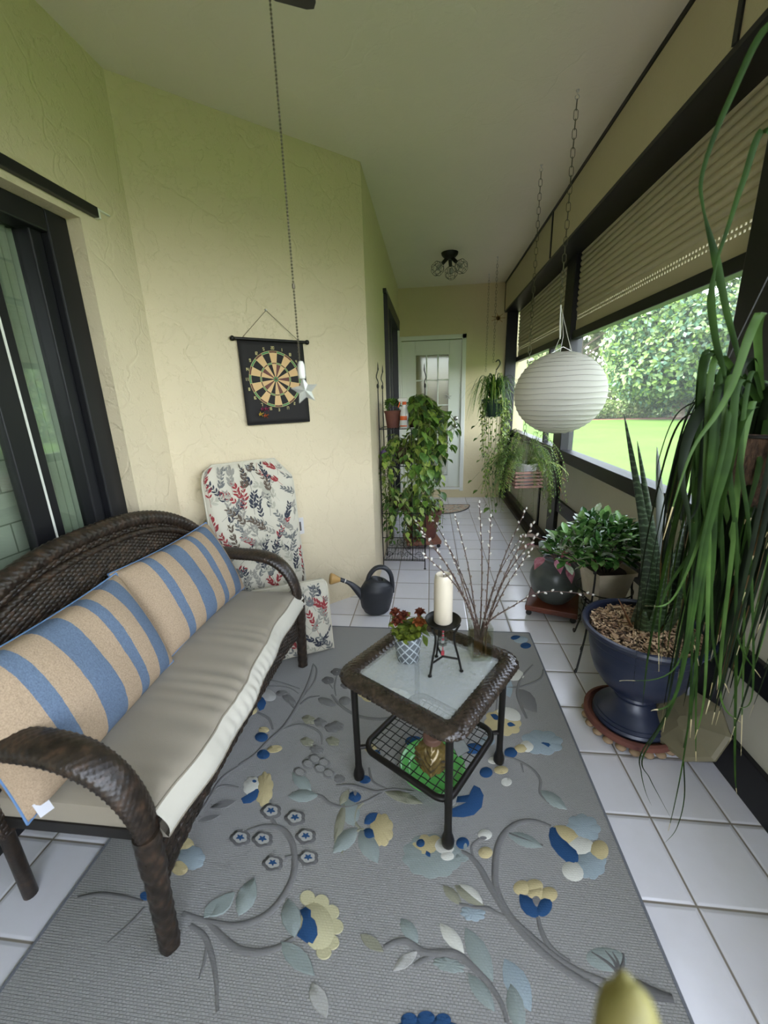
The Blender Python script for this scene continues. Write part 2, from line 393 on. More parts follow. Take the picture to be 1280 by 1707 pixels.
m=MB(); m.sheet(lambda u,v:(X0-.103+.008*math.sin(u*26),1.44+.14*u,.03+2.06*v),30,1); m.build('curtain','curtain',d1)
m=MB(); m.bb(XL+.001,XL+.025,-.6,1.775,2.185,2.222)
struct(m.build('trim_6','black',smooth=False,bevel=.002),'long thin dark track mounted above the sliding door','trim')
m=MB(); m.bb(XL+.001,XL+.012,-.6,1.86,2.222,2.226); m.bb(XL+.001,XL+.02,1.775,1.79,2.185,2.222)
struct(m.build('trim_7','white',smooth=False),'white edge of the dark track above the sliding door','trim')
# corridor sliding door (door_2)
d2=bpy.data.objects.new('door_2',None); COL.objects.link(d2); struct(d2,'dark framed sliding door on the left of the walkway','door')
m=MB(); X1=XC+.035
m.bb(XC-.06,X1,3.99,4.09,0,2.34); m.bb(XC-.06,XC+.01,5.42,5.51,0,2.34); m.bb(XC-.06,X1,4.09,5.51,2.25,2.34); m.bb(XC-.06,XC,4.7,4.77,0,2.25); m.bb(XC-.06,XC+.01,4.09,5.42,0,.05)
m.build('frame','black',d2,smooth=False,bevel=.005)
m=MB(); m.bb(XC-.04,XC-.035,4.09,4.7,.05,2.25); m.build('pane','dglass',d2,smooth=False); m=MB(); m.bb(XC-.05,XC-.045,4.77,5.42,.05,2.25); m.build('pane','dglass',d2,smooth=False)
m=MB(); m.bb(XC-.14,XC-.10,4.0,5.52,0,2.34); m.build('blind','blind',d2,smooth=False)
m=MB(); m.bb(XC+.0,XC+.03,3.94,5.6,2.34,2.375)
struct(m.build('trim_8','black',smooth=False),'dark track above the walkway sliding door','trim')
m=MB(); m.bb(XC,XC+.03,5.47,5.53,.02,2.28)
struct(m.build('trim_9','white',smooth=False),'pale strip at the far jamb of the walkway sliding door','trim')
# far white door (door_3)
d3=bpy.data.objects.new('door_3',None); COL.objects.link(d3); struct(d3,'white door with fifteen small panes at the end of the walkway','door')
y=YE+.01
m=MB(); m.bb(-.39,-.205,y,y+.045,.155,2.165); m.bb(.255,.42,y,y+.045,.155,2.165); m.bb(-.205,.255,y,y+.045,1.99,2.165); m.bb(-.205,.255,y,y+.045,.155,.32)
m.build('slab','doorw',d3,smooth=False,bevel=.004)
m=MB(); gx=[-.205+.46*i/3 for i in range(4)]; gz=[.32+1.67*i/5 for i in range(6)]
for x in gx: m.bb(x-.009,x+.009,y-.008,y+.03,.32,1.99)
for z in gz: m.bb(-.205,.255,y-.008,y+.03,z-.009,z+.009)
m.build('muntins','doorw',d3,smooth=False,bevel=.002)
m=MB(); m.bb(-.2,.25,y+.012,y+.016,.32,1.99); m.build('pane',glassmat('lite_glass','#e6ebe2',.05),d3,smooth=False)
m=MB()
for i in range(60): m.box((.025,y+.026,.335+i*.0278),(.455,.003,.029),R=R3('X',.15))
m.build('blind','blind',d3,smooth=False)
for nmz,z,r in (('deadbolt',1.135,.032),('door_knob',1.035,.034)):
    m=MB(); R=R3('X',PI/2); m.lathe([(0,0),(r,0),(r,.008),(r*.8,.014),(0,.016)] if nmz=='deadbolt' else [(0,0),(r,0),(r,.006),(.012,.01),(.012,.03),(.028,.038),(.031,.052),(.02,.066),(0,.07)],20,(.352,y,z),R=R)
    m.build(nmz,'chrome',d3)
m=MB(); m.bb(-.415,-.39,YE-.015,y+.03,.15,2.21); m.bb(.42,.475,YE-.015,y+.03,.10,2.225); m.bb(-.415,.475,YE-.015,y+.03,2.17,2.225)
struct(m.build('trim_10','white',smooth=False,bevel=.004),'white casing around the far door','trim')
m=MB(); m.bb(-.40,.47,YE-.03,YE,.125,.155)
struct(m.build('trim_11','white',smooth=False),'pale threshold step below the far door','trim')
m=MB(); m.bb(XR-.06,XR,5.46,5.56,1.49,1.52)
tag(m.build('shelf_bracket','white',smooth=False,bevel=.003),'small white bracket on the far window post behind the fern','bracket')
# outlet on the angled wall
RZ=math.atan2(CA.y-CB.y,CA.x-CB.x); E1=(CA-CB).normalized()
def onwall(s,z,off=0.0):
    p=CB+E1*s-nrm*off; return (p.x,p.y,z)
o=thing('wall_outlet','white electrical outlet on the angled wall right of the tall cushion','outlet',onwall(.682,.64),RZ)
m=MB(); m.bb(-.036,.036,-.006,-.0005,-.057,.057); m.build('cover_plate','outletm',o,smooth=False,bevel=.003)
m=MB(); m.bb(-.016,-.006,-.009,-.006,.012,.04); m.bb(-.016,-.006,-.009,-.006,-.04,-.012); m.bb(.004,.014,-.012,-.006,-.03,.03); m.build('socket','outh',o,smooth=False)
# small nail holes
M_['hole']=P('dark_mark','#5b5640',.9)
# ------------------------------------------------------------------ outdoors
def lawnmat():
    k=NT('lawn_grass'); v=k.world(); a=k.noise(v,.35,4,.6); b=k.noise(v,9,4,.7); c=k.noise(v,60,2,.7)
    cl=k.ramp(a,[(.35,lin('#334d1d')),(.65,lin('#415c26'))]); cl=k.mix(k.math('MULTIPLY',b,.5),cl,lin('#506730'))
    sx=k.N('ShaderNodeSeparateXYZ'); k.L(v,sx.inputs[0])
    k.L(cl,k.b.inputs['Base Color']); k.b.inputs['Roughness'].default_value=.9; k.b.inputs['Specular IOR Level'].default_value=.1
    k.bump(c,.6,.03); return k.m
M_['lawn']=lawnmat()
def lz(x,y): return -.12+.05*math.sin(x*.35+1)*math.sin(y*.22)*min(1,max(0,(x-2)/4))
m=MB(); m.sheet(lambda u,v:(1.95+60*u*u,-30+95*v,lz(1.95+60*u*u,-30+95*v)),60,60)
struct(m.build('ground_1','lawn'),'sunlit green lawn outside the screened windows','lawn')
m=MB(); m.bb(1.30,1.97,-3,8.4,-.2,-.06)
M_['conc']=P('concrete','#9d998f',.85,0,.15,5,bump=.2)
struct(m.build('ground_2','conc',smooth=False),'concrete strip at the foot of the porch wall','concrete')
M_['mulch']=P('mulch_bed','#6b4436',.9,0,.5,3,bump=.5,bscale=20,bdist=.05)
m=MB(); m.lathe([(0,.03),(.9,.025),(1,-.02)],48,(15.5,25.5,-.1),sx=9,sy=2.9)
struct(m.build('ground_3','mulch'),'brown mulch bed under the garden trees','mulch bed')
def leafcloud(name,blobs,n,size,mats,parent=None,seed=1,droop=.3):
    """n leaf quads spread through ellipsoid blobs (cx,cy,cz,rx,ry,rz)"""
    rg=np.random.default_rng(seed)
    vol=np.array([b[3]*b[4]+b[4]*b[5]+b[3]*b[5] for b in blobs]); idx=rg.choice(len(blobs),n,p=vol/vol.sum())
    B=np.array(blobs)[idx]; d=rg.normal(size=(n,3)); d/=np.linalg.norm(d,axis=1)[:,None]
    r=1-np.abs(rg.normal(0,.13,n)); p=B[:,:3]+d*B[:,3:]*r[:,None]
    t=rg.normal(size=(n,3)); t[:,2]-=droop; t/=np.linalg.norm(t,axis=1)[:,None]
    w=np.cross(t,d+rg.normal(0,.5,(n,3))); w/=np.linalg.norm(w,axis=1)[:,None]+1e-9
    s=size*(.6+.8*rg.random(n))[:,None]
    V=np.stack([p-t*s*.5,p+w*s*.28,p+t*s*.5,p-w*s*.28],1).reshape(-1,3)
    me=bpy.data.meshes.new(name); me.vertices.add(4*n); me.vertices.foreach_set('co',V.ravel())
    me.loops.add(4*n); me.loops.foreach_set('vertex_index',np.arange(4*n)); me.polygons.add(n)
    me.polygons.foreach_set('loop_start',np.arange(n)*4); me.polygons.foreach_set('loop_total',np.full(n,4))
    for mt in mats: me.materials.append(mt)
    me.polygons.foreach_set('material_index',rg.integers(0,len(mats),n).astype(np.int32)); me.update(); me.validate()
    o=bpy.data.objects.new(name,me); COL.objects.link(o)
    if parent: o.parent=parent
    return o
TG=[leafmat('tree_leaf_a','#55742f','#82a04e',3,.35,.4),leafmat('tree_leaf_b','#688555','#94aa74',3,.35,.35),leafmat('tree_leaf_c','#3a5c40','#5b8064',3,.3,.3)]
TP=[leafmat('pale_leaf_a','#76874e','#97a06c',3,.3,.5),leafmat('pale_leaf_b','#66784a','#8b9863',3,.3,.5)]
M_['bark']=P('tree_bark','#8a7d6b',.9,0,.4,6,bump=.5,bscale=12,bdist=.03)
def tree(name,label,x,y,z0,h,rx,ry,n,mats,size,seed,low=.15,nb=16,group=None):
    t=thing(name,label,'tree',(x,y,z0),0,group); rg=random.Random(seed); blobs=[]
    for i in range(nb):
        a=rg.random()*2*PI; e=rg.random(); k=math.sqrt(max(.05,1-(2*e-1)**2)); q=.62+.2*rg.random()
        blobs.append((math.cos(a)*rx*k*q*.75,math.sin(a)*ry*k*q*.75,h*(low+.08+(.86-low)*e),rx*(.28+.2*rg.random()),ry*(.28+.2*rg.random()),h*(.12+.08*rg.random())))
    leafcloud('foliage',blobs,n,size,mats,t,seed)
    m=MB(); m.tube(cr([(0,0,-.1),(.1,.05,h*.25),(0,0,h*.5),(.1,0,h*.75)],5),[.22*h/6*(1-.04*i) for i in range(16)],10)
    for i in range(9):
        a=rg.random()*2*PI; b=h*(.2+.4*rg.random())
        m.tube(cr([(0,0,b),(math.cos(a)*rx*.35,math.sin(a)*ry*.35,b+h*.12),(math.cos(a)*rx*.8,math.sin(a)*ry*.8,b+h*.2)],4),[.09,.08,.075,.07,.06,.05,.04,.03,.02],6)
    m.build('trunk','bark',t); return t
tree('leafy_tree','big dense bright green tree filling the middle window view',13.6,24.6,-.1,9.5,6.4,4.0,60000,TG,.27,3,.06,24)
tree('leafy_tree','tall rounded green tree rising at the right edge of the middle window view',15.6,17.0,-.1,9.0,4.4,4.0,30000,TG,.25,8,.05,18)
tree('pale_tree','pale hazy grey-green tree behind the low hedge left of the bright tree',10.2,31.0,-.1,9.5,5.0,3.2,20000,TP,.40,5,.06,20)
tree('leafy_tree','distant dark green tree seen past the far window beside the lantern',4.6,36,-.1,4.6,5.0,2.0,9000,TP,.3,12,.05,10)
tree('leafy_tree','spreading tree to the right that the sliding door glass mirrors',11.5,3.5,-.1,7.5,4.4,4.4,16000,TG,.34,21,.05,16)
h_=thing('hedge','low clipped hedge on the lawn left of the bright tree','hedge',(9.6,25.0,-.1))
leafcloud('foliage',[(i*.55-1.6,.1*math.sin(i*2),.5,.6,.6,.55) for i in range(8)],9000,.15,TP+TG[:2],h_,4)
for i in range(8): m=MB(); m.tube([(i*.5-1.7,0,-.1),(i*.5-1.7,.1,.7)],.03,6); m.build('stem','bark',h_)
# ------------------------------------------------------------------ light
wd=bpy.data.worlds.new('sky'); sc.world=wd; wd.use_nodes=True; wn=wd.node_tree
sky=wn.nodes.new('ShaderNodeTexSky'); sky.sky_type='NISHITA'; sky.sun_disc=False; sky.sun_elevation=math.radians(52); sky.sun_rotation=math.radians(-75); sky.dust_density=2.5; sky.air_density=1.0
bg=wn.nodes['Background']; bg.inputs[1].default_value=SKY
hs=wn.nodes.new('ShaderNodeHueSaturation'); hs.inputs['Saturation'].default_value=.4
wn.links.new(sky.outputs[0],hs.inputs['Color']); wn.links.new(hs.outputs[0],bg.inputs[0])
sl=bpy.data.lights.new('sun','SUN'); sl.energy=SUN; sl.angle=math.radians(1.0); sl.color=(1,.94,.82)
so=bpy.data.objects.new('sun',sl); COL.objects.link(so)
so.rotation_euler=Vector((-.22,-.34,1.0)).to_track_quat('Z','Y').to_euler()
vs=sc.view_settings; vs.view_transform='Standard'; vs.look='None'; vs.exposure=EXPO; vs.gamma=1; vs.use_curve_mapping=False
cy=sc.cycles; cy.max_bounces=10; cy.diffuse_bounces=6; cy.glossy_bounces=4; cy.transmission_bounces=6; cy.transparent_max_bounces=12
cy.use_denoising=True; cy.sample_clamp_indirect=8; cy.caustics_reflective=False; cy.caustics_refractive=False
# ================================================================== FURNITURE
def wicker(name,h1,h2,h3,rough=.38):
    k=NT(name); v=k.coord(); f=k.noise(v,35,3,.6); g=k.noise(v,160,2,.5)
    c=k.ramp(f,[(.36,lin(h1)),(.55,lin(h2)),(.70,lin(h3))]); k.L(c,k.b.inputs['Base Color']); k.b.inputs['Roughness'].default_value=rough
    k.bump(g,.25,.002); return k.m
M_['wick']=wicker('dark_wicker','#1d1712','#2c231b','#403024')
M_['wickt']=wicker('dark_wicker_table','#2a231c','#362d25','#43382e',.26)
M_['iron']=P('black_iron','#15130f',.45,.3,bump=.1,bscale=200)
M_['tubem']=P('dark_brown_metal','#1f1c19',.4,.4)
WP,WQ=.0115,20
def weave(L,a,pitch=WP,n=10,amp=.0022):
    k=math.floor(L/pitch); return amp*(math.cos(a*n/2+PI*k))*abs(math.sin(PI*L/pitch))**.5
def wtube(m,pts,r,mat=0,seg=28,pitch=.008,n=16,amp=.002,flat=None,closed=False,up=None,step=None):
    """wicker covered tube : resample the path finely and weave its surface"""
    pts=[Vector(p) for p in pts]; rs=r if isinstance(r,list) else [r]*len(pts)
    if closed: pts=pts+[pts[0]]; rs=rs+[rs[0]]
    cum=[0]
    for a,b in zip(pts,pts[1:]): cum.append(cum[-1]+(b-a).length)
    step=step or pitch/5; N=int(cum[-1]/step); out=[];ro=[];j=0
    for i in range(N+(0 if closed else 1)):
        d=min(i*step*cum[-1]/(N*step),cum[-1]-1e-9)
        while j<len(cum)-2 and cum[j+1]<d: j+=1
        t=(d-cum[j])/max(1e-9,cum[j+1]-cum[j]); out.append(pts[j].lerp(pts[j+1],t)); ro.append(rs[j]*(1-t)+rs[j+1]*t)
    m.tube(out,ro,seg,mat,closed=closed,flat=flat,up=up,disp=lambda L,a:weave(L,a,pitch,n,amp))
# ---------------- sofa
sf=thing('wicker_sofa','dark brown wicker loveseat with curved arms against the left wall','sofa',(-.98,1.27,0))
def so_(m,name,mat,**k):
    o=m.build(name,mat,sf,**k); o.location=(.98,-1.27,0); return o
Y0,Y1=.70,1.88
def arch(y):   # top height of the back
    t=(y-1.27)/.66; t=max(-1,min(1,t)); return .70+.295*(1-abs(t)**2.6)**.75
def backx(z): return -1.13-.115*(max(0,z-.36)/.67)
m=MB()
def bk(u,v):
    y=Y0-.03+(Y1-Y0+.06)*u; zt=arch(y)-.02; z=.34+(zt-.34)*v
    row=z/.0075; col=y/.018
    h=.0022*math.sin(2*PI*row)*0+.0028*math.cos(PI*col+PI*math.floor(row))*abs(math.sin(PI*row))**.6
    return (backx(z)+h,y,z)
m.sheet(bk,260,300,flip=True); so_(m,'backrest','wick',solid=.006,auto=80)
m=MB()
ys=[Y0-.04+(Y1-Y0+.08)*i/40 for i in range(41)]
top=[(backx(arch(y)),y,arch(y)) for y in ys]
wtube(m,cr(top,4),.03,seg=24,pitch=.012,n=14,amp=.003)
wtube(m,cr([(backx(arch(y)-.05)+.018,y,arch(y)-.055) for y in ys[2:-2]],4),.012,seg=14,pitch=.010,n=8,amp=.002)
so_(m,'back_frame','wick',auto=80)
def arm(yc,s):
    m=MB(); P0=[(-1.26,yc,.70),(-1.12,yc,.685),(-1.0,yc,.675),(-.90,yc,.668),(-.82,yc,.645),(-.755,yc-.002*s,.59),(-.715,yc-.004*s,.51),(-.70,yc-.006*s,.42),(-.70,yc,.34)]
    pts=cr(P0,10); n=len(pts); rad=[.050 if i<n*.5 else .050-.018*((i/n-.5)/.5) for i in range(n)]
    wtube(m,pts,rad,seg=30,pitch=.0085,n=20,amp=.0027,flat=(.55,.92))
    return so_(m,'arm','wick',auto=80)
arm(Y1+.0,1); arm(Y0-.03,-1)
for yc in (Y1,Y0-.03):
    m=MB(); wtube(m,cr([(-.70,yc,.42),(-.702,yc,.3),(-.708,yc,.14),(-.712,yc,.0)],8),[.031]*9+[.027]*8+[.026]*8,seg=20,pitch=.02,n=10,amp=.0018)
    so_(m,'leg','wick',auto=80)
    yb=yc if yc>1 else .745; m=MB(); m.tube([(-1.235,yc,.72),(-1.235,yb,.4),(-1.225,yb,.0)],.019,14); so_(m,'leg','wick')
m=MB()
def apr(u,v):
    y=Y0+(Y1-Y0)*u; e=abs(u-.5)*2; zb=.235-.045*e**4; z=zb+(.405-zb)*v
    row=y/.022; h=.004*abs(math.sin(PI*row))+.0015*math.cos(PI*z/.009+PI*math.floor(row))
    return (-.725+h,y,z)
m.sheet(apr,330,40); so_(m,'apron','wick',solid=-.012,auto=80)
m=MB(); m.bb(-1.2,-.72,Y0-.01,Y0+.015,.36,.395); m.bb(-1.2,-.72,Y1-.015,Y1+.01,.36,.395); m.bb(-1.2,-.73,1.25,1.28,.36,.39); m.bb(-1.2,-1.17,Y0,Y1,.36,.395); m.bb(-.76,-.73,Y0,Y1,.36,.395)
so_(m,'seat_frame','tubem',smooth=False)
m=MB()
for x in np.linspace(-1.16,-.76,12): m.bb(x-.012,x+.012,Y0,Y1,.392,.398)
so_(m,'seat_slats','wick',smooth=False)
# ---------------- seat cushion
def fabric(name,hexc,bs=260,var=.06,rough=.9,bump=.25):
    k=NT(name); v=k.coord(); c=lin(hexc); f=k.noise(v,6,3,.6); d=tuple(x*(1-var) for x in c[:3])+(1,)
    k.L(k.mix(f,c,d),k.b.inputs['Base Color']); k.b.inputs['Roughness'].default_value=rough; k.b.inputs['Specular IOR Level'].default_value=.15
    try: k.b.inputs['Sheen Weight'].default_value=.15
    except Exception: pass
    w=k.N('ShaderNodeTexWave',wave_type='BANDS'); k.L(v,w.inputs['Vector']); w.inputs['Scale'].default_value=bs; w.inputs['Distortion'].default_value=3
    k.bump(k.math('ADD',k.math('MULTIPLY',w.outputs['Fac'],.3),k.noise(v,bs,2,.5)),bump,.002); return k.m
M_['taupe']=fabric('taupe_canvas','#948b7b'); M_['offw']=fabric('off_white_canvas','#c2bdae'); M_['pipe']=fabric('taupe_piping','#8d8574')
cz0,cz1=.368,.470
def fx(y):    # front edge of the cushion
    return -.690+.020*math.sin((y-.72)*5.0)+.004*math.sin(y*23)
def ctop(u,v):
    y=.70+1.19*u; xf=fx(y); xb=-1.16; x=xb+(xf-xb)*v
    eu=min(u,1-u); e=1-math.exp(-eu/.02); ev=min(v*1.6,1-v); e2=1-math.exp(-ev/.035)
    mid=math.exp(-((u-.42)/.28)**2)
    wr=.0045*math.sin(y*95+2.0*math.sin(y*17)+x*6)*v*v*mid*(1 if v<.985 else .3)+.0025*math.sin(y*51+x*9)*v*mid
    return (x,y,cz1-.018+.018*e*e2+.016*math.sin(PI*u)*math.sin(PI*v)+wr)
m=MB(); m.sheet(ctop,220,50,0)
def cfront(u,v):
    y=.70+1.19*u; b=ctop(u,1); gather=.003*math.sin(y*150)*math.exp(-((u-.45)/.22)**2)*math.sin(PI*v)
    return (b[0]+.018*math.sin(PI*v)+gather+.026*v,y,b[2]*(1-v)+cz0*v+.0)
m.sheet(cfront,220,8,1)
for uu in (0,1):
    m.sheet(lambda a,v:(ctop(uu,a)[0]+.026*v*(a>.97),ctop(uu,a)[1]+(-.006 if uu==0 else .006)*math.sin(PI*v),ctop(uu,a)[2]*(1-v)+cz0*v),30,6,0)
m.sheet(lambda u,v:(-1.16,.70+1.19*u,cz0+(cz1-.02-cz0)*v),10,2,0)
m.sheet(lambda u,v:(-1.16+(fx(.7+1.19*u)+1.186)*v,.70+1.19*u,.392+(cz0-.392)*(1 if v>.96 else 0)),40,30,0)
cu=m.build('seat_cushion',['taupe','offw']); tag(cu,'long taupe seat cushion with off-white front edge on the wicker loveseat','cushion')
m=MB(); pl=[ctop(i/160,1) for i in range(161)]; m.tube([(p[0]+.001,p[1],p[2]+.0005) for p in pl],.0032,6); m.tube([(cfront(i/160,.93)[0]+.001,cfront(i/160,.93)[1],cz0+.008) for i in range(161)],.003,6)
m.build('piping','pipe',cu)
# ---------------- striped pillows
def stripes():
    k=NT('striped_chenille'); v=k.coord(); sx=k.N('ShaderNodeSeparateXYZ'); k.L(v,sx.inputs[0])
    wob=k.math('MULTIPLY',k.math('SUBTRACT',k.noise(v,30,2,.5),.5),.006)
    x=k.math('ADD',k.math('ADD',sx.outputs[0],wob),.5)     # object x in -.32 .. .32
    tan,blu=lin('#b09a80'),lin('#69798e'); st=[(0,tan)]
    for a,b in ((-.195,-.150),(-.075,.005),(.075,.118),(.185,.255)): st+=[(a+.5,blu),(b+.5,tan)]
    c=k.ramp(x,st,'CONSTANT'); n=k.noise(v,70,3,.7); c=k.mix(k.math('MULTIPLY',n,.45),c,lin('#b08f68') ) if False else c
    hs=k.N('ShaderNodeHueSaturation'); k.L(c,hs.inputs['Color']); k.L(k.math('MULTIPLY_ADD',k.noise(v,260,3,.7),.9,.36),hs.inputs['Value']); k.L(hs.outputs[0],k.b.inputs['Base Color'])
    k.b.inputs['Roughness'].default_value=.95; k.b.inputs['Specular IOR Level'].default_value=.1
    k.bump(k.noise(v,190,3,.7),.6,.004); return k.m
M_['stripe']=stripes(); M_['tagm']=P('white_tag','#d8d8dc',.7); M_['bluetrim']=fabric('blue_edge','#5f7fa6')
def pillow(loc,rot,w,h,t,label):
    o=thing('striped_pillow',label,'pillow',loc,0,'striped pillows on the loveseat'); o.rotation_euler=rot
    m=MB(); n=44
    def g(s):
        def fn(u,v):
            a,b=2*u-1,2*v-1; k=max(0,(1-abs(a)**2.4))*max(0,(1-abs(b)**2.2)); th=t*k**.42
            pinch=1-.07*(1-abs(a)**2)*abs(b)**3*0-.05*abs(b)**4*(1-a*a); pin2=1-.05*abs(a)**4*(1-b*b)
            return (a*w/2*pin2,s*th+.004*math.sin(a*7+b*3)*k,b*h/2*(1-.06*(1-a*a)*abs(b)**3))
        return fn
    m.sheet(g(1),n,n,0); m.sheet(g(-1),n,n,0,flip=True)
    m.build('pillow_cover','stripe',o)
    m=MB(); e=[]
    f=g(1)
    for i in range(31): e.append(f(i/30,0))
    for i in range(31): e.append(f(1,i/30))
    for i in range(31): e.append(f(1-i/30,1))
    for i in range(31): e.append(f(0,1-i/30))
    m.tube(e,.0028,6,closed=True); m.build('seam','bluetrim',o); return o
# pillow local x = width (stripes across), z = height, -y = front
pw=pillow((-1.085,1.555,.665),(math.radians(-24),0,math.radians(88)),.64,.40,.085,'striped tan and blue pillow at the far arm of the loveseat')
pn=pillow((-1.045,.925,.672),(math.radians(-22),0,math.radians(93)),.62,.40,.095,'striped tan and blue pillow nearest the camera with a white tag')
m=MB(); m.sheet(lambda u,v:(-.295+.032*u,-.02-.004*v,-.205+.04*v-.01*u),2,2); m.build('care_tag','tagm',pn,solid=.001,smooth=False)
# ---------------- leaf print cushions
M_['canvas']=fabric('cream_print_canvas','#c2bcaa',300,.04)
PR=['#8e3a3c','#3a3d46','#6d6e6c','#8f8c82','#a9a696','#5d5247']
PM=['canvas']
for i,c in enumerate(PR): M_['pr%d'%i]=fabric('leaf_print_%d'%i,c,300,.1); PM.append('pr%d'%i)
def printed(m,W,Hh,pos,n,seed):
    """scatter printed sprigs : pos(x,z,off) gives the 3-d point for a flat print coordinate"""
    rg=random.Random(seed); done=0
    gx=max(1,round(W/.068)); gz=max(1,round(Hh/.068))
    for gi in range(-1,gx+1):
        for gj in range(-1,gz+1):
            x=(gi+.5+rg.uniform(-.3,.3)+(.5 if gj%2 else 0))*W/gx; z=(gj+.5+rg.uniform(-.3,.3))*Hh/gz
            col=rg.choice([1,1,2,2,3,3,4,4,5,6]); a=PI/2+rg.uniform(-1.0,1.0); L=rg.uniform(.12,.18); bend=rg.uniform(-4,4)
            px,pz,aa=x,z,a; k=7
            for i in range(k):
                nx,nz=px+math.cos(aa)*L/k,pz+math.sin(aa)*L/k
                quads=[]
                w=.0009
                s=(-math.sin(aa)*w,math.cos(aa)*w); quads.append([(px-s[0],pz-s[1]),(nx-s[0],nz-s[1]),(nx+s[0],nz+s[1]),(px+s[0],pz+s[1])])
                if i>0:
                    for sd in (-1,1):
                        b=aa+sd*rg.uniform(.35,.75); l=rg.uniform(.026,.050)*(1-.3*i/k); ww=l*.17
                        c_,s_=math.cos(b),math.sin(b); q=lambda t,o:(nx+c_*l*t-s_*o,nz+s_*l*t+c_*o)
                        quads.append([q(.05,0),q(.35,-ww),q(.7,-ww*.85),q(1,0)]); quads.append([q(.05,0),q(1,0),q(.7,ww*.85),q(.35,ww)])
                for qd in quads:
                    if all(.004<p[0]<W-.004 and .004<p[1]<Hh-.004 for p in qd):
                        P3=[pos(p[0],p[1],.0012+.0002*col) for p in qd]
                        if all(p is not None for p in P3): m.add(P3,[(0,1,2,3)],col)
                px,pz=nx,nz; aa+=bend*L/k
def printcushion(name,label,loc,rotz,tilt,W,Hh,t,corner,seed,tufts=(),cut=0):
    o=thing(name,label,'cushion',loc,rotz)
    def outline(z):  # half-width inset near the top for rounded / clipped corners
        k=max(0,(z-(Hh-corner))/corner) if corner>0 else 0
        l=corner*.55*(1-math.sqrt(max(0,1-k*k))); r=cut*k if cut else l
        return l,r
    def thick(x,z):
        a=abs(2*x/W-1); b=abs(2*z/Hh-1); k=max(0,1-a**6)*max(0,1-b**10); th=t*(.30+.70*k**.5) if k>0 else t*.3
        for tz in tufts: th-=t*.22*math.exp(-((z-tz)/.02)**2)
        th+=.006*math.sin(x*21+z*9)*k
        return th
    def pos(x,z,off=0,back=False):
        l,r=outline(z); xx=l+(x/W)*(W-l-r)
        th=thick(x,z)*.5; y=(th if back else -th)-(off if not back else -off)
        v=Vector((xx-W/2,y,z)); v=R3('X',tilt)@v; return v
    m=MB(); m.sheet(lambda u,v:pos(u*W,v*Hh),30,46,0,flip=False); m.sheet(lambda u,v:pos(u*W,v*Hh,0,True),30,46,0,flip=True)
    for s in (0,W): m.sheet(lambda u,v:pos(s,u*Hh).lerp(pos(s,u*Hh,0,True),v),46,3,0,flip=(s==0))
    for s in (0,Hh): m.sheet(lambda u,v:pos(u*W,s).lerp(pos(u*W,s,0,True),v),30,3,0)
    printed(m,W,Hh,lambda x,z,off:pos(x,z,off),0,seed)
    for s in (0,W): printed(m,t*.3,Hh,lambda x,z,off,s=s:pos(s,z).lerp(pos(s,z,0,True),x/(t*.3))+Vector(((-off if s==0 else off),0,0)),0,seed+int(s*10)+3)
    m.build('cushion_cover',PM,o,auto=60)
    m=MB(); e=[pos(0,z*Hh/30,.002) for z in range(31)]+[pos(x*W/20,Hh,.002) for x in range(1,21)]+[pos(W,Hh-z*Hh/30,.002) for z in range(1,31)]
    m.tube(e,.004,6); m.build('piping','canvas',o); return o
cpos=onwall(.37,0,.17); printcushion('patio_chair_cushion','tall leaf-printed chair cushion leaning upright against the angled wall',(cpos[0],cpos[1],.0),RZ,math.radians(-5),.52,1.12,.10,.12,3,(.62,),.10)
printcushion('patio_seat_cushion','short leaf-printed cushion standing on the rug behind the sofa leg',(-.78,1.965,.008),math.radians(26),math.radians(-8),.44,.43,.11,.05,9)
# ---------------- side table
TT=thing('wicker_side_table','square dark wicker side table with a textured glass top on the rug','table',(.0,1.275,0),math.radians(57))
a=.257
def sq(h,r,n=6,z=0):
    pts=[]
    for cx,cy,a0 in ((h-r,h-r,0),(-h+r,h-r,90),(-h+r,-h+r,180),(h-r,-h+r,270)):
        for i in range(n+1):
            t=math.radians(a0+90*i/n); pts.append((cx+r*math.cos(t),cy+r*math.sin(t),z))
    return pts
m=MB(); wtube(m,sq(a-.036,.045,8,.482),.036,seg=32,pitch=.0105,n=20,amp=.0034,flat=(.52,1.0),closed=True)
m.build('rim','wickt',TT,auto=80)
M_['tglass']=glassmat('pebbled_table_glass','#f4f8f6',.10,1.0,45,solid=.22,refl=2.2)
m=MB(); p=sq(a-.058,.02,4); m.prism([(x,y) for x,y,_ in p],.482,.488); m.build('glass_top','tglass',TT,smooth=False)
for sx_,sy_ in ((1,1),(-1,1),(-1,-1),(1,-1)):
    m=MB(); x,y=sx_*.20,sy_*.20
    m.lathe([(0,.0),(.014,.0),(.021,.012),(.0215,.03),(.017,.048),(.0135,.062),(.0125,.10),(.0125,.47),(0,.472)],18,(x,y,0)); m.build('leg','tubem',TT)
m=MB(); m.tube(sq(.185,.05,8,.155),.0115,12,closed=True)
for sx_,sy_ in ((1,1),(-1,1),(-1,-1),(1,-1)): m.tube([(sx_*.165,sy_*.165,.155),(sx_*.2,sy_*.2,.155)],.008,8)
m.build('shelf_frame','tubem',TT)
m=MB(); nn=12
for i in range(1,nn):
    q=-.185+.37*i/nn
    m.tube([(q,-.183+.366*j/24,.157+.0016*math.sin(j*PI/2+i*PI)+.0) for j in range(25)],.0018,6)
    m.tube([(-.183+.366*j/24,q,.157-.0016*math.sin(j*PI/2+i*PI)) for j in range(25)],.0018,6)
m.build('shelf_grid','iron',TT)
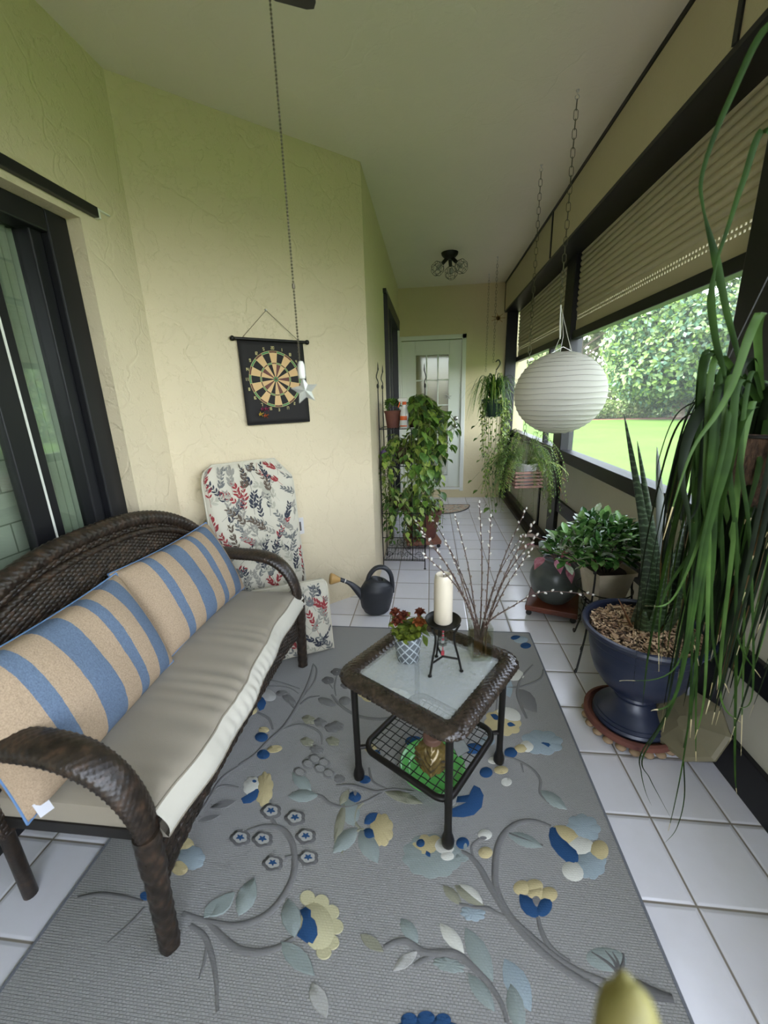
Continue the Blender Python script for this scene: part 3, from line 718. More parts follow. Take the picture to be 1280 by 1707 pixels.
# green plate on the rug below the shelf
M_['greenp']=P('green_plastic','#62b05a',.22,coat=.3)
m=MB(); m.lathe([(0,.012),(.085,.012),(.10,.02),(.115,.036),(.125,.040),(.128,.038),(.12,.028),(.10,.010),(.085,.004),(0,.004)],48,(.008,1.268,.006))
tag(m.build('plate','greenp'),'bright green round plate on the rug beneath the table shelf','plate')
# jars on the shelf
M_['amber']=P('gilded_glass','#8f7a41',.22,.35,.45,40,var2='#4a3a1c',coat=.6); M_['lidm']=P('brown_cork_lid','#6b4c3d',.7,0,.2,30)
jz=.162
j=thing('spice_jar','square gold patterned glass jar with a brown lid on the table shelf','jar',(.008,1.165,jz),math.radians(40)); j.scale=(1.15,1.15,1.1)
m=MB()
def jr(u,v):
    a_=2*PI*u; r=.042/max(abs(math.cos(a_)),abs(math.sin(a_)))**.8; k=1-.5*max(0,v-.55)/.45
    rib=.0018*math.sin(v*26+6*abs(math.sin(a_*2)))*(1 if v<.9 else 0)
    return (math.cos(a_)*(r*k+rib),math.sin(a_)*(r*k+rib),.095*v)
m.sheet(jr,64,40,flip=False); m.prism([jr(i/64,0)[:2] for i in range(64)],0,.001); m.build('jar_body','amber',j,auto=70)
m=MB(); m.lathe([(0,.092),(.026,.092),(.029,.095),(.029,.112),(.026,.115),(0,.115)],28); m.build('lid','lidm',j)
j=thing('glass_bottle','small glass bottle with a pale lid behind the gold jar','bottle',(.045,1.235,jz))
M_['clear']=glassmat('clear_glass','#e3e8e2',.03,.3,30)
m=MB(); m.lathe([(0,0),(.032,0),(.034,.01),(.034,.07),(.024,.085),(.022,.09),(0,.09)],24); m.build('bottle_body','clear',j)
m=MB(); m.lathe([(0,.088),(.025,.088),(.026,.104),(.022,.108),(0,.108)],24); m.build('lid',P('pale_lid','#b9ab94',.6),j)
m=MB(); m.lathe([(.027,.083),(.029,.083),(.029,.089),(.027,.089)],24); m.build('lid_ring','iron',j)
M_['zinc']=P('grey_zinc','#6e7069',.35,.8,.3,20)
m=MB(); Rz=R3('Z',.6)@R3('X',.55); m.box((.105,1.225,.195),(.055,.075,.004),R=Rz); 
gl=tag(m.build('metal_plate_clip','zinc',smooth=False,bevel=.002),'small tilted grey metal plate beside the jars on the shelf','metal plate')
# ---------------- things on the glass
GZ=.489
M_['wax']=P('ivory_wax','#cdc2ac',.4,0,.05,8,sub=.1)
def place(x,y): return (x,y,GZ)
ch=thing('candle_stand','black iron three-legged candle stand with a small plate on the glass top','candle holder',(.045,1.268,GZ+.0))
m=MB(); m.lathe([(0,.186),(.052,.186),(.060,.192),(.063,.200),(.061,.200),(.057,.195),(.05,.190),(0,.190)],36); m.build('plate','iron',ch)
for k in range(3):
    an=math.radians(228+120*k); c,s=math.cos(an),math.sin(an); m=MB()
    pr=[(.058,.187),(.050,.17),(.040,.145),(.042,.11),(.055,.06),(.066,.01),(.068,.003)]
    m.tube(cr([(c*r,s*r,z) for r,z in pr],5),.0042,8); m.lathe([(0,0),(.0075,0),(.0075,.003),(0,.004)],12,(c*.068,s*.068,0)); m.build('leg','iron',ch)
m=MB()
for k in range(3):
    an=math.radians(228+120*k); m.tube([(0,0,.048),(math.cos(an)*.058,math.sin(an)*.058,.048)],.0038,8)
m.build('brace','iron',ch)
m=MB(); m.tube([(math.cos(t)*.017,-.0,.158+math.sin(t)*.014) for t in [PI*i/14 for i in range(15)]],.0035,8)
for i in range(5): m.ball((0,0,.150-.008*i),.0045,1 if i%2 else 2,8,5)
for i,(x,z) in enumerate(((-.009,.122),(.009,.122),(-.011,.110),(.011,.110),(0,.128),(-.009,.098),(.009,.098),(0,.094))): m.box((x,0,z),(.010,.006,.009),1,0)
m.tube([(0,0,.09),(0,0,.062)],.002,6,2); m.box((0,0,.062),(.011,.006,.016),2)
m.build('pendant',['iron','zinc',P('red_bead','#8c2f36',.4)],ch)
cd=thing('pillar_candle','thick ivory pillar candle on the iron stand','candle',(.045,1.268,GZ+.1905))
m=MB(); prof=[(0,0),(.029,0),(.0322,.004),(.0325,.12),(.0318,.155),(.029,.174),(.025,.180),(.021,.178),(.014,.172),(0,.170)]
m.lathe(prof,40); m.build('candle_body','wax',cd)
m=MB(); m.tube([(0,0,.169),(.001,0,.176),(.003,0,.181)],.0012,6); m.build('wick',P('burnt_wick','#2b2622',.9),cd)
# rose pot
rp=thing('miniature_rose_pot','small potted miniature rose in a blue-grey patterned glass pot on the glass top','potted plant',(-.083,1.316,GZ)); rp.scale=(1.14,1.14,1.0)
def lattice():
    k=NT('lattice_glazed_pot'); t=k.N('ShaderNodeNewGeometry'); v=k.coord(); sx=k.N('ShaderNodeSeparateXYZ'); k.L(v,sx.inputs[0])
    an=k.math('ARCTAN2',sx.outputs[1],sx.outputs[0]); a_=k.math('MULTIPLY',an,9/(2*PI)); b_=k.math('MULTIPLY',sx.outputs[2],26)
    def ln(w):
        f=k.math('FRACT',k.math('ADD',w,50.0)); return k.math('MINIMUM',f,k.math('SUBTRACT',1.0,f))
    e=k.math('MINIMUM',ln(k.math('ADD',a_,b_)),ln(k.math('SUBTRACT',a_,b_)))
    n=k.noise(v,30,2,.5); c=k.mix(n,lin('#42464a'),lin('#6c7274'))
    k.L(k.mix(k.ramp(e,[(.07,(1,1,1,1)),(.12,(0,0,0,1))]),c,lin('#a6adb0')),k.b.inputs['Base Color']); k.b.inputs['Roughness'].default_value=.18; return k.m
m=MB(); m.lathe([(0,0),(.033,0),(.037,.004),(.0475,.105),(.045,.107),(.0435,.100),(.042,.09),(0,.088)],40); m.build('pot',lattice(),rp)
M_['soil']=P('potting_soil','#3a2c20',.95,0,.4,40,bump=.8,bscale=120,bdist=.004)
LR=[leafmat('rose_leaf_a','#5f6b25','#7f8a35',60),leafmat('rose_leaf_b','#46561f','#66722c',60)]
m=MB(); rg=random.Random(5)
for i in range(24):
    an=rg.random()*2*PI; r=.04*rg.random()**.5; h=rg.uniform(.11,.165); tx,ty=math.cos(an)*r*1.7,math.sin(an)*r*1.7
    st=cr([(math.cos(an)*r*.5,math.sin(an)*r*.5,.085),(math.cos(an)*r,math.sin(an)*r,.12),(tx,ty,h)],4); m.tube(st,.0012,5,0)
    for j in range(22):
        p=st[rg.randrange(2,len(st))]; b=rg.random()*2*PI
        m.leaf(p+Vector((rg.uniform(-.008,.008),rg.uniform(-.008,.008),rg.uniform(-.005,.012))),(math.cos(b),math.sin(b),rg.uniform(-.3,.8)),rg.uniform(.015,.028),rg.uniform(.013,.020),rg.choice((0,1)),bend=.8)
m.leaf((.048,-.01,.11),(.4,-.3,-1),.045,.026,1,bend=.2)
m.build('foliage',LR,rp)
RO=[P('rust_petal','#7e3a1e',.7,0,.4,60,var2='#4c2114'),P('orange_petal','#a8622c',.7,0,.4,60,var2='#7a3f1c')]
for i,(x,y,z,mt) in enumerate(((-.040,.012,.190,0),(-.024,.0,.172,0),(-.012,.01,.180,0),(.040,.012,.192,0),(.034,-.012,.168,1),(.044,-.004,.160,1),(-.034,-.01,.165,0))):
    m=MB(); rg=random.Random(i)
    for j in range(16):
        b=j*2.4; e=j/16; m.leaf((x,y,z-.008),(math.cos(b)*(.3+.8*e),math.sin(b)*(.3+.8*e),1.1-e),.022,.018,0,bend=-.3+1.2*e,fold=.3)
    m.build('rose_bloom',RO[mt],rp)
# vase with willow
va=thing('square_glass_vase','square clear glass vase of water on the right of the glass top','vase',(.186,1.352,GZ),math.radians(8))
w=.036
m=MB(); m.bb(-w,w,-w,w,0,.012,0)
for sgn in (-1,1): m.bb(sgn*w-.0022,sgn*w+.0022,-w,w,.012,.135); m.bb(-w,w,sgn*w-.0022,sgn*w+.0022,.012,.135)
m.build('vase_glass',glassmat('thick_vase_glass','#f6f8f3',.03,.15,20),va,smooth=False)
m=MB(); m.bb(-w+.004,w-.004,-w+.004,w-.004,.013,.094); m.build('water',glassmat('stained_water','#e6dcbc',.02),va,smooth=False)
M_['stemw']=P('willow_bark','#4a352a',.7,0,.4,40); M_['catk']=P('willow_catkin','#857a70',.95,0,.25,200,bump=.5,bscale=500); M_['catc']=P('catkin_husk','#4f3a30',.7)
M_['catw']=P('pale_catkin','#bdb8ae',.95,0,.25,200,bump=.4,bscale=500)
def catk(nm,mt,r):
    m=MB(); m.ball((0,0,r*1.35),r,0,8,6,(.66,.66,1.25)); m.ball((0,0,r*.35),r*.62,1,6,4,(.95,.95,1)); o=m.build(nm,[mt,'catc']); me=o.data; bpy.data.objects.remove(o); return me
CATK=[catk('catkin','catk',.0046),catk('catkin_pale','catw',.0056)]
tips=[(799,840,1.42),(695,871,1.52),(721,864,1.75),(759,862,1.5),(818,863,1.30),(876,850,1.62),(888,874,1.45),(893,894,1.30),(884,918,1.22),(705,890,1.25),(744,905,1.30),(985,991,1.42),(708,925,1.12),(870,893,1.75)]
names=['tall pussy willow stem, straight up in the glass vase']
for i,(px_,py_,Yt) in enumerate(tips):
    tp=PY(px_,py_,Yt); rg=random.Random(i*3+1)
    b=Vector((.186+rg.uniform(-.022,.022),1.352+rg.uniform(-.02,.02),GZ+.014)); e=tp-b
    if i==11: pts=cr([b,(.205,1.352,GZ+.13),(.30,1.37,GZ+.20),(.41,1.39,.74),tp],12)
    else:
        hor=Vector((e.x,e.y,0)); c1=Vector((.186,1.352,GZ+.135))+Vector((hor.x,hor.y,0)).normalized()*.026
        mid=c1.lerp(tp,.5)+Vector((-hor.x*.05+rg.uniform(-.012,.012),-hor.y*.05,.02)); pts=cr([b,c1,mid,tp],16)
    root=MB(); n=len(pts); root.tube(pts,[.0034-.0021*k/n for k in range(n)],6)
    lab='pussy willow stem with grey catkins standing in the square glass vase' if i!=11 else 'pussy willow stem bending far right out of the vase with white catkins'
    o=root.build('pussy_willow_stem','stemw'); tag(o,lab,'branch','pussy willow stems in the vase' if i!=11 else None)
    side=1; k=17
    while k<n:
        p=pts[k-1]; t=(pts[min(k,n-1)]-pts[k-2]).normalized(); sd=t.cross(Vector((0,-1,.2))).normalized()*side; side*=-1
        d=(t+sd*.5+Vector((rg.uniform(-.2,.2),rg.uniform(-.4,.4),0))).normalized(); pale=k>n*(.72 if i!=11 else .55)
        c=bpy.data.objects.new('catkin',CATK[1 if pale else 0]); COL.objects.link(c); c.parent=o; sc1=rg.uniform(.85,1.15)
        c.matrix_local=Matrix.Translation(p)@align(d).to_4x4()@Matrix.Scale(sc1,4); k+=2
    c=bpy.data.objects.new('catkin',CATK[1]); COL.objects.link(c); c.parent=o; c.matrix_local=Matrix.Translation(tp)@align(pts[-1]-pts[-3]).to_4x4()
# ---------------- rug
RZ0=.0
def rugmat(name,hexc,line=.9):
    k=NT(name); v=k.world(); c=lin(hexc); d=tuple(x*.80 for x in c[:3])+(1,)
    n=k.noise(v,180,2,.6); n2=k.noise(v,3,3,.6)
    w=k.N('ShaderNodeTexBrick'); w.inputs['Scale'].default_value=1; w.inputs['Brick Width'].default_value=.010; w.inputs['Row Height'].default_value=.006; w.inputs['Mortar Size'].default_value=.0012; w.inputs['Mortar Smooth'].default_value=1
    k.L(v,w.inputs['Vector']); w.inputs['Color1'].default_value=(1,1,1,1); w.inputs['Color2'].default_value=(.85,.85,.85,1); w.inputs['Mortar'].default_value=(0,0,0,1)
    f=k.math('MULTIPLY',n,.6); col=k.mix(f,c,d); col=k.mix(k.math('MULTIPLY',w.outputs['Fac'],.35*line),col,tuple(x*.6 for x in c[:3])+(1,))
    k.L(k.mix(k.math('MULTIPLY',n2,.25),col,tuple(min(1,x*1.12) for x in c[:3])+(1,)),k.b.inputs['Base Color'])
    k.b.inputs['Roughness'].default_value=.95; k.b.inputs['Specular IOR Level'].default_value=.1
    k.bump(k.math('ADD',w.outputs['Color'],n),.55*line+.1,.003); return k.m
RC={'base':'#9a9996','G':'#777674','D':'#646362','B':'#2c4c72','Y':'#bcae84','C':'#cbcabf','T':'#8c9591','L':'#94a1a6','O':'#8a8977','W':'#a9a8a2','E':'#bdb793'}
keys=list(RC); rmats=[rugmat('rug_'+k_,RC[k_],1 if k_=='base' else .35) for k_ in keys]
m=MB(); RX0,RX1,RY0,RY1=-1.095,.612,-.25,2.285
bo=[(RX0,RY0),(RX1,RY0),(RX1,RY1),(RX0,RY1)]
m.prism(bo,.0008,.007,0)
lay=[0.0074]
def rz(): lay[0]+=.000012; return lay[0]
def inrug(p): return min(max(p[0],RX0+.006),RX1-.006),min(max(p[1],RY0),RY1-.006)
def poly(px,c,lift=.0012):
    z=rz()+lift; q=[inrug(F(x,y)) for x,y in px]; n=len(q); cx=sum(p[0] for p in q)/n; cy_=sum(p[1] for p in q)/n
    inner=[(cx+(p[0]-cx)*.93,cy_+(p[1]-cy_)*.93,z) for p in q]; outer=[(p[0],p[1],.0069) for p in q]
    m.add(outer+inner+[(cx,cy_,z+.0002)],[(i,(i+1)%n,(i+1)%n+n,i+n) for i in range(n)]+[(i+n,(i+1)%n+n,2*n) for i in range(n)],keys.index(c))
def ell(cx,cy_,rx,ry,c,a=0,n=20,lift=.0012,sc_=0,k=8):
    a=math.radians(a); pts=[]
    nn_=n if not sc_ else 56
    for i in range(nn_):
        t=2*PI*i/nn_; f=1+(sc_*(abs(math.sin(t*k/2))-.5) if sc_ else 0); x,y=rx*f*math.cos(t),ry*f*math.sin(t); pts.append((cx+x*math.cos(a)-y*math.sin(a),cy_+x*math.sin(a)+y*math.cos(a)))
    poly(pts,c,lift)
def leafp(x0,y0,x1,y1,w,c,lift=.0012):
    dx,dy=x1-x0,y1-y0; L=math.hypot(dx,dy); nx,ny=-dy/L,dx/L; pts=[]
    for t,s in ((0,0),(.15,.55),(.35,.95),(.6,.95),(.8,.6),(.92,.25),(1,0),(.92,-.25),(.8,-.6),(.6,-.95),(.35,-.95),(.15,-.55)): pts.append((x0+dx*t+nx*w*s/2*1.0,y0+dy*t+ny*w*s/2))
    poly(pts,c,lift)
def stem(px,w,c='G'):
    pts=[F(*p) for p in px]; pts=[inrug(p) for p in pts]; q=cr([(p[0],p[1],.0076) for p in pts],7); n=len(q)
    m.tube([Vector((p.x,p.y,.0070)) for p in q],[w*1.25*(.6+.4*math.sin(PI*min(1,(i+3)/n))) for i in range(n)],8,keys.index(c),flat=(.45,1.0),up=(0,0,1))
# -- right side, front
stem([(918,1381),(893,1372),(868,1373),(845,1387),(830,1412),(825,1450),(828,1487),(850,1530),(882,1562),(925,1597),(965,1622),(1010,1640)],.0085)
leafp(845,1392,905,1415,22,'T'); stem([(848,1392),(875,1402),(905,1412)],.004,'D')
ell(972,1383,28,22,'L',20,sc_=.15); ell(985,1442,24,26,'L',10,sc_=.15); ell(968,1412,26,16,'C',25); ell(955,1455,20,16,'C',30); ell(942,1394,25,14,'Y',22); ell(998,1421,16,18,'Y',0)
poly([(916,1382),(924,1380),(935,1395),(950,1412),(962,1422),(966,1436),(958,1444),(944,1440),(930,1428),(918,1412),(914,1396)],'B')
ell(870,1483,15,13,'Y'); ell(890,1480,15,12,'Y'); ell(914,1494,15,13,'Y'); ell(893,1492,14,12,'Y'); ell(893,1504,7,14,'G')
leafp(897,1534,865,1492,26,'B'); ell(907,1515,12,17,'B',25)
stem([(896,1532),(902,1555),(912,1575),(928,1592),(950,1606)],.006)
stem([(770,1423),(785,1432),(800,1450),(812,1472),(835,1510),(850,1532),(878,1565),(915,1600),(960,1632),(1000,1655),(1020,1668)],.009)
stem([(1060,1645),(1085,1658),(1121,1668)],.012,'D')
for x,y in ((985,1590),(1008,1588),(1020,1590),(1038,1592)): stem([(1030,1625),((x+1030)/2+4,(y+1625)/2),(x,y)],.004,'D')
ell(1010,1602,34,20,'T',10,lift=.0004)
# pansy left of the leg foot
ell(720,1430,48,36,'T',5,sc_=.12,k=10); ell(716,1422,32,28,'Y',0,sc_=.15); ell(735,1418,24,18,'C',15); ell(742,1430,16,12,'C'); ell(702,1410,9,9,'B'); leafp(705,1412,722,1440,18,'B')
ell(771,1408,11,10,'B'); ell(775,1412,4,7,'T'); ell(808,1394,12,9,'C'); ell(806,1399,7,4,'G'); ell(809,1424,12,10,'Y'); stem([(800,1400),(786,1415),(792,1440)],.004); ell(770,1432,12,8,'T')
leafp(757,1478,808,1514,22,'O'); leafp(765,1476,806,1512,22,'C'); leafp(738,1478,770,1512,18,'O',.0006); stem([(765,1510),(790,1516),(812,1517),(830,1526),(848,1532)],.005)
ell(788,1525,20,13,'L',10,sc_=.2); leafp(775,1548,822,1640,34,'T'); stem([(640,1583),(655,1575),(678,1572),(705,1590),(735,1592),(760,1593),(785,1612),(812,1640),(835,1675),(845,1707)],.0075)
leafp(733,1541,774,1593,24,'C'); leafp(668,1533,697,1576,24,'T'); leafp(655,1622,697,1588,20,'W'); ell(748,1612,26,11,'T',15,sc_=.2); leafp(780,1625,825,1690,26,'T'); leafp(840,1600,885,1690,40,'L',.0006); leafp(850,1640,870,1730,30,'T')
stem([(690,1612),(712,1600),(730,1594)],.005); ell(682,1703,14,12,'B'); ell(710,1700,15,12,'B'); ell(738,1704,14,12,'B'); ell(712,1720,60,18,'B',lift=.001)
# right of table
ell(903,1240,34,20,'L',5,sc_=.16); ell(880,1246,14,10,'C'); poly([(885,1237),(897,1236),(903,1231),(909,1237),(925,1242),(927,1248),(918,1252),(900,1247),(888,1243)],'B')
ell(838,1207,30,20,'Y',15,sc_=.15); ell(846,1196,22,15,'C',10); leafp(816,1193,838,1206,13,'B'); leafp(838,1208,860,1212,13,'B')
ell(851,1257,11,9,'B'); ell(868,1250,11,7,'Y'); ell(810,1290,11,9,'B'); ell(835,1286,12,7,'Y'); ell(844,1306,9,7,'C'); ell(823,1270,10,6,'C')
poly([(790,1311),(800,1316),(806,1328),(803,1348),(790,1361),(772,1365),(750,1364),(752,1352),(770,1348),(778,1340),(760,1340),(762,1330),(782,1327)],'B')
stem([(835,1262),(858,1268),(885,1283),(900,1302),(900,1325),(915,1342)],.005); stem([(868,1272),(872,1290)],.0035); leafp(900,1320,945,1352,20,'T')
stem([(878,1200),(868,1178),(862,1155),(870,1130),(888,1110)],.006); stem([(845,1148),(870,1146),(900,1133),(915,1118)],.005); leafp(862,1150,895,1190,26,'G',.0006); leafp(850,1165,835,1120,22,'L',.0006); ell(850,1125,24,11,'C',10); ell(845,1118,12,6,'L')
ell(868,1068,12,6,'L'); ell(876,1078,9,5,'B'); ell(860,1065,9,4,'B')
stem([(838,1130),(830,1160),(826,1190)],.004)
# under the table / left of legs
ell(622,1158,26,15,'Y',10,sc_=.12); ell(652,1162,34,14,'C',5); poly([(612,1160),(622,1157),(632,1155),(640,1158),(630,1163),(618,1166)],'B')
stem([(553,1160),(568,1178),(596,1195),(633,1201),(662,1194),(690,1180)],.0065); stem([(625,1170),(645,1178),(690,1178)],.004,'W')
for x,y in ((562,1122),(547,1136),(578,1144)): ell(x,y,10,6,'D',0,sc_=.15,k=5); ell(x,y,6,3.5,'W')
stem([(562,1128),(558,1145),(560,1162)],.004); stem([(548,1140),(555,1150)],.003); ell(545,1172,16,6,'G',20); ell(575,1170,10,7,'G')
ell(690,1238,15,9,'B'); ell(790,1250,16,9,'B'); ell(812,1238,13,8,'L'); ell(625,1258,9,6,'B'); ell(618,1250,10,7,'Y')
ell(608,1302,10,7,'B'); ell(591,1331,11,9,'B'); ell(592,1328,4,7,'G'); leafp(567,1345,582,1318,14,'O'); ell(566,1301,9,7,'G',0,sc_=.1)
stem([(560,1312),(590,1312),(625,1322),(655,1318),(690,1322)],.0055); stem([(615,1282),(622,1305),(650,1320)],.004); leafp(640,1322,705,1342,18,'O')
stem([(487,1325),(531,1328),(550,1342),(576,1348),(606,1340),(637,1324)],.0055)
leafp(487,1290,520,1322,22,'T'); leafp(480,1330,532,1328,22,'T'); 
for x,y in ((514,1276),(534,1284),(500,1290),(548,1292),(525,1268),(540,1274)): ell(x,y,11,8,'G',20,sc_=.1,k=5); ell(x,y,8,5.5,'base',20,lift=.0016)
ell(636,1386,19,27,'Y',0,sc_=.14,k=8); leafp(607,1376,630,1358,17,'B'); ell(614,1396,12,13,'B',15)
leafp(596,1382,555,1425,28,'T'); leafp(590,1380,575,1330,34,'T',.0006); leafp(600,1385,630,1442,32,'T'); stem([(606,1384),(590,1390),(578,1402),(570,1425)],.004,'O'); stem([(606,1340),(595,1352),(592,1372),(600,1383)],.005,'O'); leafp(575,1340,558,1412,16,'O',.0008)
# left cluster beside the sofa
ell(445,1160,16,10,'W',20); poly([(424,1166),(430,1161),(440,1164),(444,1174),(440,1184),(433,1187),(428,1178)],'B'); ell(417,1186,12,8,'Y')
ell(436,1231,11,8,'B'); ell(440,1219,9,5,'Y'); ell(439,1260,11,8,'B'); ell(458,1251,13,6,'Y',-10)
stem([(398,1278),(423,1262),(447,1238),(470,1217),(486,1195),(499,1172),(510,1150),(518,1128),(522,1110)],.0075); stem([(508,1160),(524,1138),(528,1118),(522,1108)],.0045); stem([(430,1190),(448,1200),(455,1218)],.0055)
stem([(500,1176),(515,1165),(533,1162)],.0045,'D'); stem([(492,1183),(480,1170),(472,1165)],.005); ell(482,1168,14,6,'G',35); ell(470,1158,10,5,'G'); stem([(436,1133),(470,1140),(500,1150)],.004); stem([(445,1145),(480,1148),(498,1158)],.003)
stem([(473,1217),(498,1210),(520,1215),(535,1226),(537,1243)],.005)
for x,y,c in ((515,1202,'O'),(534,1207,'G'),(552,1216,'G'),(512,1239,'O'),(555,1238,'O'),(528,1252,'G'),(562,1212,'G')): ell(x,y,11,7,c,15,sc_=.2,k=5)
ell(421,1314,15,17,'C',0,sc_=.12); ell(441,1318,14,28,'Y',5,sc_=.16,k=9); ell(424,1306,5,4,'B'); poly([(402,1334),(412,1328),(422,1320),(431,1313),(436,1320),(430,1333),(418,1341),(406,1342)],'B')
stem([(325,1360),(350,1325),(372,1312),(398,1315)],.005); leafp(350,1350,395,1338,13,'G'); leafp(330,1372,368,1362,9,'G'); stem([(398,1280),(370,1300),(345,1340),(325,1370)],.006); leafp(375,1270,372,1245,20,'T',.0006)
ell(310,1411,14,12,'Y'); ell(320,1432,22,20,'L',20,sc_=.1); ell(300,1450,14,12,'Y')
# berries with blue stars
for x,y in ((452,1355),(492,1366),(510,1397),(514,1433),(455,1442),(438,1402),(401,1400)):
    ell(x,y,17,13,'D',0,sc_=.16,k=5); ell(x,y,12,9,'W',0,sc_=.16,k=5,lift=.0016)
    for i in range(5):
        t=2*PI*i/5+.3; leafp(x-math.cos(t)*1.5,y-math.sin(t)*1.5,x+math.cos(t)*8,y+math.sin(t)*6,4,'B',.0022)
stem([(412,1388),(440,1380),(470,1384),(486,1405),(491,1430),(489,1462),(470,1500),(440,1530),(395,1545),(345,1538),(305,1525)],.0085); stem([(452,1366),(462,1380),(478,1390)],.005); stem([(475,1432),(490,1430),(504,1430)],.005)
leafp(398,1530,425,1465,32,'T'); leafp(350,1532,392,1490,26,'T'); leafp(340,1535,365,1500,16,'T')
stem([(348,1540),(375,1568),(400,1586),(435,1590),(468,1580),(495,1562)],.0075)
for x,y in ((513,1500),(536,1507),(553,1524),(560,1548),(553,1574),(540,1590)): ell(x,y,13,13,'E',lift=.0006)
ell(530,1548,28,42,'E',-15); poly([(500,1520),(510,1514),(519,1520),(519,1532),(526,1538),(530,1550),(531,1564),(522,1580),(510,1574),(495,1563),(502,1552),(505,1536)],'B',.0018)
leafp(480,1500,492,1568,34,'T'); leafp(468,1572,525,1630,34,'T',.0012)
stem([(318,1545),(340,1562),(352,1590),(360,1630),(363,1690)],.006); stem([(345,1580),(340,1610),(332,1635)],.0035); stem([(130,1500),(165,1494),(205,1498),(238,1506)],.006); stem([(242,1515),(220,1540),(180,1575)],.0045); stem([(235,1440),(242,1470),(250,1495)],.0045)
ell(243,1497,9,7,'B'); leafp(520,1640,545,1700,30,'W',.0006); leafp(600,1560,640,1590,20,'O',.0004)
rug=m.build('area_rug',rmats,auto=60); tag(rug,'grey woven area rug with blue, cream and yellow floral vines','rug')
m=MB(); m.bb(RX1-.004,RX1+.004,RY0,RY1,.001,.0085); m.bb(RX0-.004,RX0+.004,RY0,RY1,.001,.0085); m.bb(RX0,RX1,RY1-.004,RY1+.004,.001,.0085)
m.build('binding',rugmat('rug_binding','#74767c',.3),rug,smooth=False)
# ================================================================== DARTBOARD
def cyl(m,p0,p1,r,seg=12,mat=0): return m.tube([p0,p1],r,seg,mat)
p=onwall(.616,0,0); db=thing('magnetic_dartboard','black hanging roll-up dartboard with tan and black sectors on the angled wall','dartboard',(p[0],p[1],1.55),RZ)
M_['dblack']=P('black_felt','#181413',.8); M_['dtan']=P('board_tan','#c9a473',.7); M_['dgreen']=P('board_green','#3f7a45',.6); M_['dred']=P('board_red','#5a2a1c',.6); M_['wire']=P('board_line','#bfae6c',.5); M_['num']=P('board_number','#c3b77c',.6)
m=MB(); z1,z0=.222,-.235
m.sheet(lambda u,v:(-.197+.394*u,-.012-.010*(1-v)-.004*math.sin(3*v+u),z0+(z1-z0)*v),12,16)
m.build('board_sheet','dblack',db,solid=.003)
def bz(x,z): v=(z-z0)/(z1-z0); return -.012-.010*(1-v)-.004*math.sin(3*v+(x+.197)/.394)
m=MB(); cyl(m,(-.215,-.016,.228),(.222,-.016,.228),.0085,16); 
for x in (-.222,.222): m.ball((x,-.016,.228),.014,0,14,8)
m.build('hanging_rod','iron',db)
m=MB(); m.bb(-.195,.195,-.028,-.020,-.239,-.232); m.build('bottom_weight','dblack',db,smooth=False,bevel=.002)
m=MB(); cyl(m,(-.165,-.016,.236),(-.012,-.008,.385),.0012,5); cyl(m,(.165,-.016,.236),(-.012,-.008,.385),.0012,5); m.build('hanging_cord','iron',db)
m=MB(); m.lathe([(0,0),(.006,.0),(.005,.010),(0,.012)],10,(-.012,-.0005,.388),R=R3('X',PI/2)); m.build('wall_hook','outletm',db)
m=MB(); oc=(.0,.015)
def ringseg(r0,r1,a0,a1,mat,off=.0012,n=4):
    vs=[]
    for i in range(n+1):
        t=a0+(a1-a0)*i/n
        for r in (r0,r1):
            x,z=oc[0]+r*math.sin(t),oc[1]+r*math.cos(t); vs.append((x,bz(x,z)-off-.0025,z))
    m.add(vs,[(2*i,2*i+1,2*i+3,2*i+2) for i in range(n)],mat)
R0=.157
for k in range(20):
    a0=(k-.5)*2*PI/20; a1=(k+.5)*2*PI/20; dk=k%2==1
    for r0,r1,c in ((.014,.085,3 if dk and k%4==1 else (0 if dk else 1)),(.085,.093,2 if dk else 3),(.093,.146,0 if dk else 1),(.146,R0,2 if dk else 3)): ringseg(r0,r1,a0,a1,c)
    ringseg(.014,R0,a0-.006,a0+.006,4,.0016,1)
for r in (.085,.093,.146,R0):
    for k in range(40): ringseg(r-.0009,r+.0009,k*2*PI/40,(k+1)*2*PI/40,4,.0016,1)
for k in range(12): ringseg(0,.007,k*PI/6,(k+1)*PI/6,3,.0016,1); ringseg(.007,.014,k*PI/6,(k+1)*PI/6,2,.0016,1)
SEG={'0':'abcdef','1':'bc','2':'abged','3':'abgcd','4':'fgbc','5':'afgcd','6':'afgedc','7':'abc','8':'abcdefg','9':'abfgcd'}
SP={'a':(0,1,1,1),'b':(1,1,1,.5),'c':(1,.5,1,0),'d':(0,0,1,0),'e':(0,.5,0,0),'f':(0,1,0,.5),'g':(0,.5,1,.5)}
def digits(txt,cx,cz,h):
    w=h*.5; x=cx-(len(txt)*w*1.45-w*.45)/2
    for ch_ in txt:
        for sg in SEG[ch_]:
            xa,za,xb,zb=SP[sg]; xa,xb=x+xa*w,x+xb*w; za,zb=cz-h/2+za*h,cz-h/2+zb*h; t=h*.10
            m.add([(min(xa,xb)-t,bz(cx,cz)-.0042,min(za,zb)-t),(max(xa,xb)+t,bz(cx,cz)-.0042,min(za,zb)-t),(max(xa,xb)+t,bz(cx,cz)-.0042,max(za,zb)+t),(min(xa,xb)-t,bz(cx,cz)-.0042,max(za,zb)+t)],[(0,1,2,3)],5)
        x+=w*1.45
for k,nm in enumerate((20,1,18,4,13,6,10,15,2,17,3,19,7,16,8,11,14,9,12,5)):
    t=k*2*PI/20; digits(str(nm),oc[0]+.173*math.sin(t),oc[1]+.173*math.cos(t),.014)
m.build('target_face',['dblack','dtan','dgreen','dred','wire','num'],db,smooth=False)
